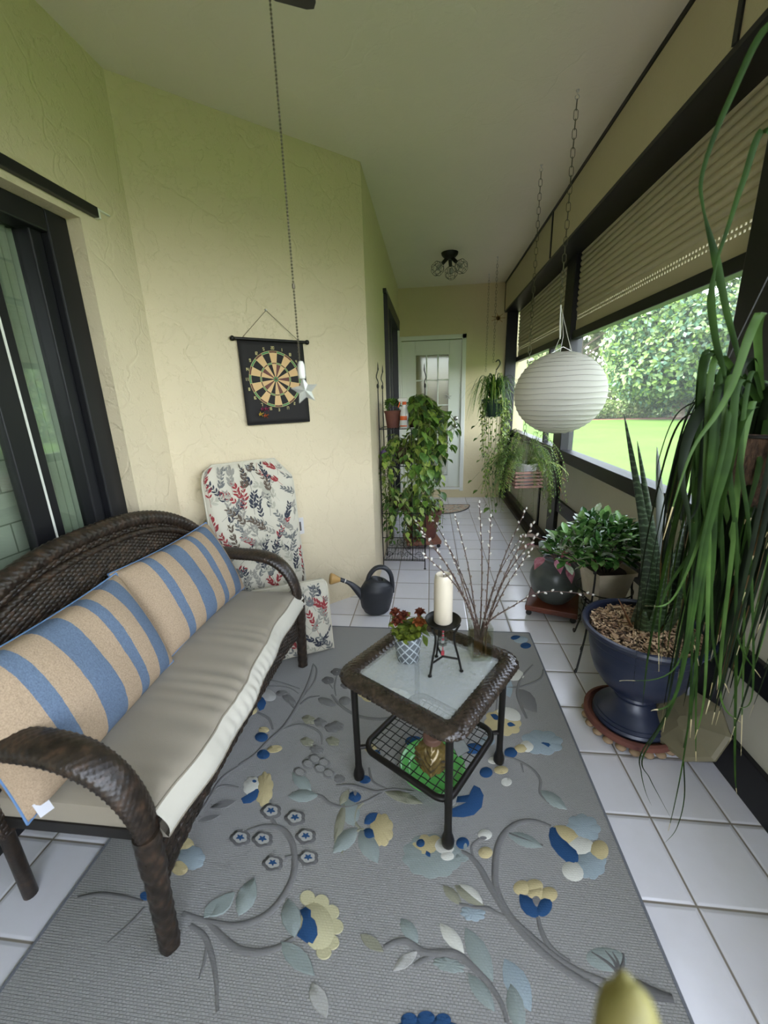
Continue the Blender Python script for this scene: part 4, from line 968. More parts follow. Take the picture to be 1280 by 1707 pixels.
for i,(x,z,c) in enumerate(((-.105,-.150,'#8e2f55'),(-.120,-.178,'#c8a93c'),(-.092,-.188,'#c05f2a'),(-.082,-.150,'#a23a62'))):
    q=Vector((p[0],p[1],1.55))+Matrix.Rotation(RZ,3,'Z')@Vector((x,bz(x,z)-.004,z)); m=MB()
    m.lathe([(0,0),(.006,0),(.006,.004),(.0022,.005),(.0022,.022),(.003,.024),(0,.030)],10,(0,0,0),R=R3('X',PI/2),mat=0)
    for a in range(4): m.add([(0,-.014,0),(.014*math.cos(a*PI/2+.5),-.022,.014*math.sin(a*PI/2+.5)),(.014*math.cos(a*PI/2+.5),-.036,.014*math.sin(a*PI/2+.5)),(0,-.030,0)],[(0,1,2,3)],1); m.tube([(0,-.014,0),(.014*math.cos(a*PI/2+.5),-.030,.014*math.sin(a*PI/2+.5))],.0022,6,1)
    d=m.build('magnetic_dart',[P('dart_body',c,.5),P('dart_flight',c,.5)],loc=q,rz=RZ); lab=['dark magenta dart, upper left of the cluster on the dartboard','yellow dart, lowest left on the dartboard','orange dart at the bottom right of the dart cluster','pink dart at the upper right of the dart cluster'][i]
    tag(d,lab,'dart','magnetic darts stuck to the lower left of the board')
# ================================================================== FAN, PULL CHAIN
FC=Vector((-.30,.86,0))
fan=thing('ceiling_fan','dark ceiling fan, only one rounded blade corner showing at the top','ceiling fan',(-.30,.80,2.81),0)
M_['fanm']=P('dark_fan_blade','#1f2022',.5)
m=MB(); m.lathe([(0,0),(.07,0),(.06,-.05),(.015,-.06),(.015,-.16),(.09,-.18),(.11,-.24),(.09,-.30),(.05,-.32),(.045,-.36),(0,-.37)],32); m.build('motor_housing','fanm',fan)
for k in range(5):
    m=MB(); an=math.radians(98+72*k) if k else math.radians(98)
    L0,L1,w0,w1=.13,.655,.055,.072; pts=[(L0,-w0),(L1-.03,-w1),(L1-.008,-w1+.008),(L1,-w1+.03),(L1,w1-.03),(L1-.008,w1-.008),(L1-.03,w1),(L0,w0)]
    c,s=math.cos(an),math.sin(an); zt=lambda y:-.29+y*.22
    for dz,fl in ((0,0),(-.006,1)):
        f=[tuple(range(len(pts)))] if not fl else [tuple(range(len(pts)-1,-1,-1))]
        m.add([(x*c-y*s,x*s+y*c,zt(y)+dz) for x,y in pts],f)
    n=len(pts); o0=len(m.v)-2*n; m.f+=[(o0+i,o0+(i+1)%n,o0+n+(i+1)%n,o0+n+i)[::-1] for i in range(n)]; m.m+=[0]*n
    m.build('blade','fanm',fan,smooth=False)
pcx,pcy=-.265,.85
pc=thing('fan_pull_chain','long beaded fan pull chain with a white capsule and silver star pendant','pull chain',(pcx,pcy,1.42))
M_['bead']=P('dark_brass_bead','#4a4436',.35,.8); M_['silver']=P('frosted_silver_star','#c2c0b6',.3,.45,.2,40); M_['capw']=P('white_ceramic_pull','#c4c1b8',.3)
m=MB(); z=1.518
while z<2.47: m.ball((0,0,z-1.42),.0022,0,6,4); z+=.0058
m.tube([(0,0,.095),(0,0,1.05)],.0007,4); m.lathe([(0,-.006),(.003,-.004),(.003,.004),(0,.006)],8,(0,0,1.655-1.42)); m.build('bead_chain','bead',pc)
m=MB(); m.lathe([(0,.098),(.004,.097),(.0068,.091),(.0076,.083),(.0076,.070),(.0066,.064),(0,.063)],20,(.002,0,0)); m.build('capsule','capw',pc)
m=MB(); vs=[]; c0=(.006,0,.040)
for i in range(10):
    a=PI/2+.12+i*PI/5; r=.029 if i%2==0 else .0135; vs.append((c0[0]+r*math.cos(a),0,c0[2]+r*math.sin(a)))
m.add(vs+[(c0[0],-.010,c0[2]),(c0[0],.010,c0[2])],[(i,(i+1)%10,10) for i in range(10)]+[((i+1)%10,i,11) for i in range(10)])
m.build('star_pendant','silver',pc,smooth=False,rz=.35)
# ================================================================== HANGING CHAINS
def chain(x,y,zt,zb,link,label,name='hanging_chain',r=.0016,sway=0):
    o=thing(name,label,'chain',(x,y,zb),0); m=MB(); z=zt-.035-zb; k=0
    while z>link*.4:
        ring=[]
        for i in range(14):
            a=2*PI*i/14; u,w=math.cos(a)*link*.24,math.sin(a)*link*.30+(link*.2 if math.sin(a)>0 else -link*.2)
            ring.append((u if k%2 else .15*u,.15*u if k%2 else u,z-link*.5+w))
        m.tube(ring,r,5,closed=True); z-=link*.86; k+=1
    m.build('links','galv',o)
    m=MB(); m.tube([(0,0,zt-zb),(0,0,zt-zb-.018)],.0022,8); m.tube([(0.009*math.sin(a),0,zt-zb-.027+.010*math.cos(a)) for a in [i*PI/8 for i in range(15)]],.0018,6)
    m.lathe([(0,0),(.008,0),(.007,-.006),(0,-.008)],12,(0,0,zt-zb)); m.build('ceiling_hook','outletm',o); return o
M_['galv']=P('weathered_chain','#6f6b5a',.45,.7,.3,40)
chain(.69,2.46,2.81,1.90,.044,'nearest ceiling chain, holding up the paper lantern')
chain(.688,3.10,2.81,1.06,.044,'second ceiling chain, hanging behind the paper lantern over the slatted basket')
chain(.69,4.83,2.81,1.80,.036,'third ceiling chain, holding the spider plant pot')
chain(.69,5.45,2.81,1.72,.036,'farthest ceiling chain, close to the end wall',r=.0014)
# lantern
lt=thing('paper_lantern','round white ribbed paper lantern hanging by a window post','lantern',(.722,2.46,1.435))
def paper():
    k=NT('white_rice_paper'); v=k.coord(); n=k.noise(v,30,3,.6); c=k.mix(k.math('MULTIPLY',n,.3),lin('#d8d5cb'),lin('#cbc8bc')); k.L(c,k.b.inputs['Base Color']); k.b.inputs['Roughness'].default_value=.9
    tr=k.N('ShaderNodeBsdfTranslucent'); k.L(c,tr.inputs[0]); mx=k.N('ShaderNodeMixShader'); mx.inputs[0].default_value=.35; k.L(k.b.outputs[0],mx.inputs[1]); k.L(tr.outputs[0],mx.inputs[2]); k.L(mx.outputs[0],k.out.inputs[0]); return k.m
M_['paper']=paper()
RA,RB=.245,.222; NR=20
def lr(u):
    th=math.radians(14)+(PI-math.radians(28))*u; z=RB*math.cos(th); r=RA*math.sin(th); k=(u*NR)%1; return r-.0035*math.sin(PI*k),z
m=MB(); m.sheet(lambda u,v:(lr(u)[0]*math.cos(2*PI*v),lr(u)[0]*math.sin(2*PI*v),lr(u)[1]),NR*6,64,flip=True); m.build('paper_shade','paper',lt,auto=70)
m=MB()
for i in range(NR+1):
    r,z=lr(i/NR); m.tube([(r*1.0015*math.cos(a*PI/24),r*1.0015*math.sin(a*PI/24),z+.002*math.sin(a*.7+i)) for a in range(48)],.0011,5,closed=True)
m.build('ribs',P('lantern_rib','#8a857a',.7),lt)
m=MB(); m.tube([(0,0,-.2),(0,0,.21)],.0018,6); m.tube([(-.058,0,.215),(0,0,.245),(.058,0,.215)],.0018,6); m.build('wire_frame','chrome',lt)
ap=Vector((-.030,0,.455)); m=MB()
for a in (0.3,2.4,4.2,5.4): m.tube([(.055*math.cos(a),.055*math.sin(a),.214),(.02*math.cos(a),.02*math.sin(a),.30),ap*.6+Vector((0,0,.14)),ap],.0014,5)
m.tube([ap,ap+Vector((.004,0,-.10)),ap+Vector((.010,0,-.17))],.004,6); m.build('hanging_strings','capw',lt)
# ceiling light
cl=thing('ceiling_light','black ceiling light with three open wire cages over the walkway','ceiling light',(.19,4.60,2.81))
m=MB(); m.lathe([(0,0),(.085,0),(.08,-.02),(.045,-.055),(0,-.06)],32); m.build('canopy','iron',cl)
M_['bulb']=P('clear_bulb','#c9c7bd',.1,trans=.3)
for k,an in enumerate((200,330,80)):
    an=math.radians(an); d=Vector((math.cos(an)*.8,math.sin(an)*.8,-.75)).normalized(); R=align(d); o0=Vector((math.cos(an)*.02,math.sin(an)*.02,-.045)); m=MB(); m.tube([o0,o0+d*.075],.018,12); m.build('socket_arm','iron',cl)
    m=MB(); ce=o0+d*.14
    g=lambda r,z,a:ce+R@Vector((r*math.cos(a),r*math.sin(a),z))
    pr=[(.024,-.055),(.060,-.022),(.062,.030),(.036,.062)]
    for j in range(8): m.tube([g(r,z,j*PI/4) for r,z in pr],.0016,5)
    for r,z in pr: m.tube([g(r,z,j*PI/8) for j in range(16)],.0016,5,closed=True)
    m.build('wire_cage','iron',cl)
    m=MB(); m.ball(ce-d*.01,.024,0,12,8,(1,1,1.3),R); m.build('bulb','bulb',cl)
# driftwood stars by the far chains
M_['drift']=P('driftwood','#a98a5d',.8)
ds=thing('driftwood_ornament','small brown starburst of sticks hung between the far chains','ornament',(.725,4.84,2.23)); m=MB()
for i in range(7): a=i*PI/7*2; m.tube([(.02*math.cos(a),0,.02*math.sin(a)),(.075*math.cos(a),.01,.05*math.sin(a))],.0032,6)
m.tube([(0,0,0),(-.03,0,.0)],.003,6); m.build('sticks','drift',ds)
m=MB(); m.lathe([(.022,-.003),(.026,0),(.022,.003),(.018,0),(.022,-.003)],16,R=R3('X',PI/2)); m.build('ring','drift',ds)
# star on far door
st=MB(); vs=[]
for i in range(10):
    a=PI/2-.1+i*PI/5; r=.052 if i%2==0 else .019; vs.append((r*math.cos(a),0,r*math.sin(a)))
st.add(vs+[(0,-.012,0)],[(i,(i+1)%10,10) for i in range(10)]+[tuple(range(9,-1,-1))]); tag(st.build('starfish_ornament','capw',smooth=False,loc=(.25,YE-.004,1.435)),'white starfish stuck on the far door','starfish')
# ================================================================== WATERING CAN
wc=thing('watering_can','dark grey plastic watering can with a tan sprinkler head by the angled wall','watering can',(-.372,2.50,0),math.radians(12)); wc.scale=(1.15,1.15,1.2)
M_['canm']=P('charcoal_plastic','#2a2c31',.45,bump=.1,bscale=90); M_['rose']=P('tan_plastic','#b58f55',.5)
m=MB()
prof=[(0,0.0,0,0),(.001,.062,.05,.0),(.015,.078,.060,.0),(.06,.088,.068,.004),(.11,.096,.074,.008),(.15,.094,.072,.010),(.185,.080,.062,.012),(.205,.055,.048,.012),(.212,.034,.034,.012),(.205,.030,.030,.012),(.19,.0,.0,.012)]
def cf(u,v):
    i=min(len(prof)-2,int(u*(len(prof)-1))); t=u*(len(prof)-1)-i; q=[prof[i][k]*(1-t)+prof[i+1][k]*t for k in range(4)]; a=2*PI*v
    return (q[3]+math.cos(a)*q[1]*(1.12 if math.cos(a)<0 and .03<q[0]<.17 else 1),math.sin(a)*q[2],q[0]+.010*math.cos(a)*-1*(1 if q[0]>.17 else 0))
m.sheet(cf,40,36,flip=False); m.build('can_body','canm',wc,auto=60,sub=1)
m=MB(); m.tube(cr([(-.05,0,.07),(-.10,0,.135),(-.15,0,.19),(-.21,0,.222)],8),[.034-.022*min(1,i/18) for i in range(25)],16); m.build('spout','canm',wc)
m=MB(); m.tube([(-.178,0,.208),(-.184,0,.211)],.0135,14); m.build('spout_ring','capw',wc)
m=MB(); d=Vector((-.9,-.0,.42)).normalized(); m.lathe([(.008,0),(.013,.005),(.030,.045),(.033,.058),(.028,.066),(0,.069)],24,(-.205,0,.219),R=align(Vector((-.95,-.1,.22))),sx=1,sy=1); m.build('sprinkler_head','rose',wc)
m=MB(); m.tube(cr([(-.055,0,.175),(-.035,0,.235),(.005,0,.275),(.055,0,.275),(.090,0,.235),(.100,0,.17),(.098,0,.12)],7),[.0135]*43,14,flat=(1.0,1.25)); m.build('handle','canm',wc)
# ================================================================== DOORMAT
def matm():
    k=NT('woven_doormat'); v=k.world(); n=k.noise(v,16,4,.7); n2=k.noise(v,40,2,.6)
    k.L(k.ramp(n,[(.38,lin('#8f8f86')),(.48,lin('#c9bfa9')),(.58,lin('#b98f78')),(.66,lin('#7f8a7c'))]),k.b.inputs['Base Color']); k.b.inputs['Roughness'].default_value=.95; k.bump(n2,.4,.004); return k.m
m=MB(); pts=[(.40*math.cos(PI+PI*i/30)*1.0,.44*math.sin(PI+PI*i/30)) for i in range(31)]; m.prism(pts,.001,.009); dm=m.build('doormat',matm(),loc=(.13,5.40,0),auto=40); tag(dm,'half-round patterned doormat in front of the far door','doormat')
m=MB(); m.tube([(x,y,.007) for x,y in pts],.007,8,closed=True); m.build('border',P('mat_border','#5f5d58',.9),dm)
# ================================================================== PLANT HELPERS
LG=[leafmat('leaf_green_a','#4a6b24','#6f8f3a',40,.25,.35),leafmat('leaf_green_b','#37561f','#567a35',40,.25,.35),leafmat('leaf_lime','#7f9a3c','#a8b95a',40,.3,.4),leafmat('leaf_dark','#24391b','#3a5529',40,.2,.3),P('vine_stem','#5f6b33',.7),leafmat('leaf_cream','#b9bf8a','#8f9f58',60,.3,.4)]
HEART=(0,.75,1,.92,.62,.3,0)
def rnd(a,b): return random.uniform(a,b)
def vine(m,pts,n,L,W,rg,mats=(0,0,1,2),spread=.7,down=.7,r=.0018,step=0):
    pts=cr(pts,8); m.tube(pts,r,5,4)
    for i in range(n):
        f=(i+rg.random())/n*(len(pts)-1); k=min(len(pts)-2,int(f)); p=pts[k].lerp(pts[k+1],f-k); a=rg.random()*2*PI
        d=Vector((math.cos(a)*spread,math.sin(a)*spread,rg.uniform(-.2,.5)-down*rg.random())); l=L*rg.uniform(.6,1.15); q=p+d.normalized()*l*.35
        m.tube([p,q],.0009,4,4); m.leaf(q,d+Vector((0,0,-down*.6)),l,l*W,rg.choice(mats),bend=rg.uniform(.2,1.2),prof=HEART,fold=.12)
def pot(m,r0,r1,h,rim=.012,mat=0,c=(0,0,0),seg=36):
    m.lathe([(0,0),(r0,0),(r1*.97,h-rim*1.6),(r1,h-rim*1.6),(r1+rim*.3,h-rim),(r1+rim*.3,h),(r1-rim*.5,h),(r1-rim*.7,h-.02),(0,h-.022)],seg,c,mat)
M_['terra']=P('terracotta','#6f4232',.8,0,.35,12,var2='#56302a',bump=.2); M_['terrad']=P('dark_plastic_pot','#3d2a22',.5)
M_['casterm']=P('black_caster','#171717',.4)
def trolley(name,label,cx,cy,rz_,w,mat,round_=False,h=.075):
    o=thing(name,label,'plant trolley',(cx,cy,0),rz_); m=MB()
    if round_:
        m.lathe([(0,h-.03),(w*.93,h-.03),(w,h-.018),(w,h+.004),(w*.93,h+.008),(w*.90,h-.008),(0,h-.010)],48)
        m.build('saucer',mat,o); m=MB()
        for i in range(22):
            a=2*PI*i/22; m.ball((w*.93*math.cos(a),w*.93*math.sin(a),h-.038),.021,0,10,6,(1,1,.62))
        m.build('scalloped_edge',P('tan_scallop','#8c7458',.7),o); zc=h-.04
        cs=[(w*.78*math.cos(a),w*.78*math.sin(a)) for a in (-2.2,-.9,.6,2.2)]
    else:
        m.bb(-w,w,-w,w,h-.024,h); 
        for s in (-1,1): m.bb(-w,w,s*w*.8-.02,s*w*.8+.02,h-.045,h-.024)
        m.build('platform',mat,o,smooth=False,bevel=.006); zc=h-.04; cs=[(a*w*.85,b*w*.85) for a in (-1,1) for b in (-1,1)]
    for x,y in cs:
        m=MB(); m.lathe([(0,-.008),(.016,-.008),(.019,-.004),(.019,.004),(.016,.008),(0,.008)],16,(x,y,.0192),R=R3('X',PI/2)); m.tube([(x,y,.02),(x,y,zc)],.006,8); m.bb(x-.012,x+.012,y-.011,y+.011,.030,.045); m.build('caster','casterm',o)
    return o
# ================================================================== URN + SNAKE PLANT
UX,UY=.875,1.565
trolley('pot_saucer_trolley','round terracotta saucer on casters under the blue urn',UX,UY,.4,.185,'terra',True,.070)
ur=thing('blue_urn_planter','large dark blue footed urn planter full of wood chips','planter',(UX,UY,.0635))
M_['urnm']=P('navy_resin','#1f263b',.36,0,.15,4,bump=.06,bscale=30)
m=MB(); R_=.225
prof=[(0,0),(.150,0),(.152,.010),(.146,.020),(.148,.026),(.138,.034),(.139,.040),(.125,.052),(.120,.058),(.100,.075),(.082,.095),(.075,.112),(.080,.118),(.084,.128),(.080,.138),(.100,.152),(.138,.185),(.168,.23),(.186,.285),(.194,.335),(.197,.340),(.199,.375),(.203,.380),(.207,.410),(.222,.420),(.232,.430),(.235,.440),(.231,.450),(.220,.452),(.212,.444),(.205,.415),(0,.412)]
m.lathe(prof,64); m.build('urn_body','urnm',ur,auto=30)
chips=MB(); rg=random.Random(8); M_['chipb']=P('mulch_base','#4a3a2b',.95,0,.4,60,bump=.8,bscale=150,bdist=.006)
CH=[P('wood_chip_a','#ad9070',.9),P('wood_chip_b','#8f7156',.9),P('wood_chip_c','#c0a684',.9),P('wood_chip_d','#54402f',.9)]
chips.lathe([(.203,.405),(.203,.418),(.12,.428),(0,.432)],40,mat=4)
for i in range(1500):
    a=rg.random()*2*PI; r=.2*math.sqrt(rg.random()); R=R3('Z',rg.random()*6.28)@R3('X',rg.uniform(-.6,.6))@R3('Y',rg.uniform(-.5,.5))
    chips.box((r*math.cos(a),r*math.sin(a),.424+.012*(1-r/.2)+rg.random()*.012),(rg.uniform(.012,.030),rg.uniform(.003,.008),rg.uniform(.0015,.004)),rg.randrange(4),R=R)
co_=chips.build('wood_chips',CH+['chipb'],ur,smooth=False); co_['kind']='stuff'
def snakem():
    k=NT('snake_plant_leaf'); v=k.coord(); n=k.noise(v,5,2,.5); sx=k.N('ShaderNodeSeparateXYZ'); k.L(v,sx.inputs[0])
    w=k.math('SINE',k.math('ADD',k.math('MULTIPLY',sx.outputs[2],260),k.math('MULTIPLY',k.noise(v,22,3,.6),14)))
    c=k.ramp(w,[(.35,lin('#27361f')),(.8,lin('#4f6247'))]); k.L(c,k.b.inputs['Base Color']); k.b.inputs['Roughness'].default_value=.35; return k.m
M_['snake']=snakem(); M_['snakeb']=P('pale_leaf_back','#8e948f',.5,0,.1,10); M_['sheath']=P('brown_leaf_sheath','#77502f',.8,0,.4,20)
sp_=thing('snake_plant','tall banded snake plant growing out of the blue urn','plant',(UX,UY,.49))
base=Vector((UX,UY,.49))
LV=[((.02,0),PY(1040,690,1.50),.052,.10,'snake'),((.045,.0),PY(1062,735,1.60),.05,.0,'snake'),((.05,.01),PY(1095,745,1.63),.062,-.05,'snakeb'),((-.03,.03),PY(1105,860,1.70),.06,.2,'snake'),((.06,.05),PY(1150,840,1.72),.07,.3,'snake'),((0,-.03),PY(1120,880,1.45),.06,.5,'snake'),((-.03,-.01),PY(1060,800,1.62),.035,.1,'snake'),((.09,.03),PY(1170,900,1.58),.065,.6,'snake'),((.02,.05),PY(1080,845,1.75),.06,0,'snake'),((.07,-.02),PY(1140,930,1.5),.07,.9,'snake')]
for i,(b,t,w,tw,mt) in enumerate(LV):
    b=Vector((b[0]*.8,b[1],0)); t=t-base; mid=b.lerp(t,.5)+Vector((.02,0,.02)); pts=cr([b,b.lerp(mid,.5)+Vector((.008,0,0)),mid,t],7); m=MB()
    m.ribbon(pts,lambda u,w=w:w*(.55+.45*math.sin(PI*min(1,u*1.25+.12)))*(1 if u<.72 else max(.02,(1-u)/.28)**.75),side=(1,-.35+tw,0),fold=.28); m.build('leaf',mt,sp_,solid=.003)
for dx,dy,lx,ly in ((-.05,.0,-.10,.02),(-.02,-.03,-.05,-.07),(.05,-.01,.05,-.06),(.02,.04,.03,.09)):
    m=MB(); m.leaf((dx*.5,dy*.5,-.05),(lx*3,ly*3,.6),.20,.05,bend=-.1); m.build('sheath','sheath' if dx<0 and dy==0 else 'snake',sp_,solid=.003)
m=MB(); m.tube([(.0,0,-.055),(.005,0,.10)],[.045,.035],14); m.build('stem_base',P('snake_base','#4c5a3c',.6,0,.4,12),sp_)
# ================================================================== POT STAND with variegated plant
SX,SY=.925,2.08
ps=thing('wire_plant_stand','black wire plant stand with tall curled legs beside the blue urn','plant stand',(SX,SY,0))
m=MB()
for r,z in ((.135,.43),(.10,.355),(.10,.33)): m.tube([(r*math.cos(i*PI/16),r*math.sin(i*PI/16),z) for i in range(32)],.0035,6,closed=True)
m.build('rings','iron',ps)
for a,zt in ((math.radians(226),.55),(math.radians(-10),.50),(math.radians(100),.5)):
    c,s=math.cos(a),math.sin(a); m=MB(); f=1.9
    m.tube(cr([(c*.128,s*.128,zt),(c*.132,s*.132,.43),(c*.16,s*.16,.22),(c*.215,s*.215,.045),(c*.232,s*.232,.012)],6),.0052,8)
    m.tube([(c*(.232+.010*math.sin(t)),s*(.232+.010*math.sin(t)),.013+.010*(1-math.cos(t))) for t in [i*PI/7 for i in range(13)]],.0038,6)
    m.tube([(c*(.140+.012*math.sin(t)),s*(.140+.012*math.sin(t)),zt+.0+.012*(1-math.cos(t))) for t in [i*PI/7 for i in range(13)]],.003,6)
    m.tube([(c*(.19+.012*math.cos(t)),s*(.19+.012*math.cos(t)),.135+.018*math.sin(t)) for t in [i*PI/7 for i in range(14)]],.003,6); m.build('leg','iron',ps)
m=MB()
for k in range(3): a=k*PI/3; m.tube([(.10*math.cos(a),.10*math.sin(a),.355),(-.10*math.cos(a),-.10*math.sin(a),.355)],.003,6)
m.build('pot_rest','iron',ps)
M_['creamp']=P('cream_ceramic','#bdb29c',.5,0,.25,7,var2='#9b8f78')
gp=thing('glossy_potted_plant','bushy glossy green and white leaved plant in a cream square pot on the wire stand','potted plant',(SX,SY,.359))
m=MB()
def sqp(u,v):
    a=2*PI*u+PI/4; r=.072/max(abs(math.cos(a)),abs(math.sin(a)))**.82; k=1+.42*v; return (math.cos(a)*r*k,math.sin(a)*r*k,.185*v)
m.sheet(sqp,64,12); m.sheet(lambda u,v:(sqp(u,1)[0]*(1.06-.0*v),sqp(u,1)[1]*1.06,.170+.02*v),64,2); m.sheet(lambda u,v:(sqp(u,1)[0]*(1.06-.12*v),sqp(u,1)[1]*(1.06-.12*v),.190-.03*v),64,2); m.prism([sqp(i/64,0)[:2] for i in range(64)],-.001,.001); m.build('pot','creamp',gp,auto=35,rz=.2)
m=MB(); m.prism([(.095*math.cos(i*PI/8),.095*math.sin(i*PI/8)) for i in range(16)],.160,.168); m.build('soil','soil',gp)
GLv=[leafmat('gloss_leaf_a','#33562a','#4f7a3c',50,.15,.16),leafmat('gloss_leaf_b','#24421f','#38602f',50,.15,.14),leafmat('gloss_leaf_c','#6d9a50','#8db56c',50,.2,.2),leafmat('pink_leaf','#a8606a','#8e4a5a',50,.2,.4),P('brown_stem','#4a3a2a',.8),leafmat('white_edge','#c7d0bd','#9fb08a',70,.2,.25)]
m=MB(); rg=random.Random(14)
def cluster(m,c,r,n,L,W,mats,up=.5,bend=.5,prof=(0,.45,.85,1,.75,0)):
    for i in range(n):
        d=Vector((rg.gauss(0,1),rg.gauss(0,1),rg.gauss(0,.7)+.25)).normalized(); p=Vector(c)+Vector((d.x*r[0],d.y*r[1],d.z*r[2]))*rg.uniform(.55,1)
        a=rg.random()*2*PI; dd=Vector((math.cos(a),math.sin(a),rg.uniform(.0,1.1)))*.7+d*.6; l=L*rg.uniform(.65,1.2)
        m.leaf(p,dd,l,l*W,rg.choice(mats),bend=bend*rg.random()*1.5,prof=prof,fold=.18)
for c,r,n in (((-.02,.0,.32),(.16,.15,.12),330),((-.17,-.04,.30),(.15,.12,.10),240),((.10,.03,.29),(.13,.12,.08),190),((-.04,.04,.40),(.12,.10,.06),120),((.20,.03,.27),(.07,.07,.05),60)): cluster(m,c,r,n,.070,.44,(0,0,1,2,2,5))
for i in range(14): a=i*.45; m.tube(cr([(0.03*math.cos(a),.03*math.sin(a),.165),(.08*math.cos(a),.07*math.sin(a),.25),(.14*math.cos(a),.11*math.sin(a),.33)],4),.003,5,4)
m.leaf((-.21,-.03,.34),(-.6,-.2,.4),.06,.035,3); m.leaf((-.22,-.05,.30),(-.4,-.3,-.3),.06,.03,3)
m.build('foliage',GLv,gp)
# black round pot with pink leaves on a wooden trolley
BX,BY=.835,2.60
trolley('wooden_plant_trolley','reddish wooden plant trolley on casters under the round black pot',BX,BY,math.radians(-20),.160,P('red_wood','#7a3c26',.45,0,.4,5,var2='#54281a'),False,.080)
bp=thing('round_black_pot','round grey-black glazed pot with a pink-leaved plant on the wooden trolley','potted plant',(BX,BY,.0805))
m=MB(); m.lathe([(0,0),(.085,0),(.105,.02),(.145,.08),(.160,.14),(.158,.19),(.140,.24),(.105,.275),(.085,.285),(.083,.300),(.075,.300),(.072,.28),(0,.27)],48); m.build('pot',P('charcoal_glaze','#3b3f3f',.3,0,.6,5,var2='#5d645f',bump=.05),bp)
m=MB(); PKm=[leafmat('pink_caladium_a','#a3596c','#c08790',40,.25,.45),leafmat('pink_caladium_b','#6d5a4a','#8a7462',40,.25,.5),leafmat('dark_caladium','#33452d','#4a5a38',40,.2,.4),P('pink_stem','#7d5a50',.7)]
rg=random.Random(3)
for (dx,dy,z,l,mt,ax,ay,az) in ((-.10,-.06,.33,.11,0,-.5,-.4,-.35),(-.03,-.10,.33,.10,0,.1,-.8,-.6),(.03,-.12,.29,.11,0,.3,-.6,-1),(-.13,.0,.37,.14,1,-1,-.1,.1),(-.11,.05,.42,.13,1,-1,.2,.2),(.01,-.08,.36,.09,0,.6,-.5,-.2),(-.06,.02,.40,.12,2,-.5,-.6,.1),(.06,-.05,.36,.12,2,.8,-.3,.1),(0,.06,.41,.13,2,.2,.8,.2),(-.15,-.04,.40,.07,0,-.6,-.2,.3),(.02,-.13,.33,.07,0,.2,-.5,-.9)):
    m.tube(cr([(0,0,.27),(dx*.5,dy*.5,z*.95),(dx,dy,z)],4),.002,5,3); m.leaf((dx,dy,z),(ax,ay,az),l,l*.62,mt,bend=.5,prof=HEART)
m.build('foliage',PKm,bp)
# ================================================================== OCTAGONAL BASE
ob=thing('octagonal_umbrella_base','beige octagonal base with a grey tube, propped on edge beside the blue urn','umbrella base',(1.012,1.418,.165)); ob.scale=(1.1,1.1,1.1)
m=MB(); pr=[]; Rn=align(Vector((-.75,-.35,.62))); 
m.lathe([(0,-.012),(.118,-.012),(.124,-.006),(.124,.004),(.112,.010),(.03,.028),(.024,.030),(0,.030)],8,(0,0,0),R=Rn,rot=PI/8); m.build('base_plate',P('beige_base','#6d664e',.6,0,.15,10),ob,smooth=False)
m=MB(); m.tube([Vector((.02,.04,.03)),Vector((.065,.19,.26))],.014,12); m.build('tube',P('grey_tube','#74757a',.4,.5),ob)
# ================================================================== HANGING SPIDER PLANT (far)
fx_,fy_=.715,4.83
fb=thing('hanging_spider_plant','spider plant with trailing vines in a dark green pot hung by the far window','hanging plant',(fx_,fy_,1.20))
m=MB(); pot(m,.085,.128,.19); m.build('pot',P('dark_green_pot','#263a33',.35),fb)
m=MB(); m.tube(cr([(-.0,0,.585),(.03,0,.605),(.05,0,.57),(.03,0,.53),(.01,0,.50)],6),.007,8)
for a in (0,2.1,4.2): m.tube([(.01,0,.50),(.09*math.cos(a),.09*math.sin(a),.2)],.0025,5)
m.build('hanger',P('dark_hanger','#3a3a30',.5),fb)
m=MB(); rg=random.Random(31)
for i in range(170):
    a=rg.random()*2*PI; h=rg.uniform(.06,.30); o_=rg.uniform(.10,.33); dr=rg.uniform(-.25,.12)
    c,s=math.cos(a),math.sin(a); m.ribbon(cr([(c*.02,s*.02,.17),(c*o_*.4,s*o_*.4,.2+h*.7),(c*o_*.8,s*o_*.8,.2+h*.8),(c*o_*1.15,s*o_*1.15,.2+dr)],5),lambda u:.019*(1-u*.85),rg.choice((0,1,1,3,2)),side=(-s,c,0))
for i in range(44):
    a=rg.uniform(-PI*.9,PI*.9); c,s=math.cos(a),math.sin(a); l=rg.uniform(.15,1.0) if i%3 else rg.uniform(.7,1.15); r0=.12
    vine(m,[(c*.06,s*.06,.18),(c*r0,s*r0,.20),(c*(r0+.04),s*(r0+.04),.08),(c*(r0+.03+rnd(-.04,.05)),s*(r0+.03),.15-l*.5),(c*(r0+rnd(-.06,.05)),s*r0,.18-l)],int(6+l*26),.042,.62,rg,(0,2,2,5,1))
m.build('foliage',LG,fb)
m=MB(); rg=random.Random(77)
for (x,z,l) in ((-.20,-.10,.07),(-.17,-.24,.07),(-.14,-.50,.05),(-.22,-.74,.07),(-.15,-.86,.08),(0,-1.08,.11),(-.12,.02,.05)):
    m.tube([(x*.6,0,z+.1),(x,.0,z)],.0012,4,4); m.leaf((x,0,z),(-.5,-.3,-.3),l,l*.7,rg.choice((0,1,3)),prof=HEART)
m.build('trailing_leaves',LG,fb)
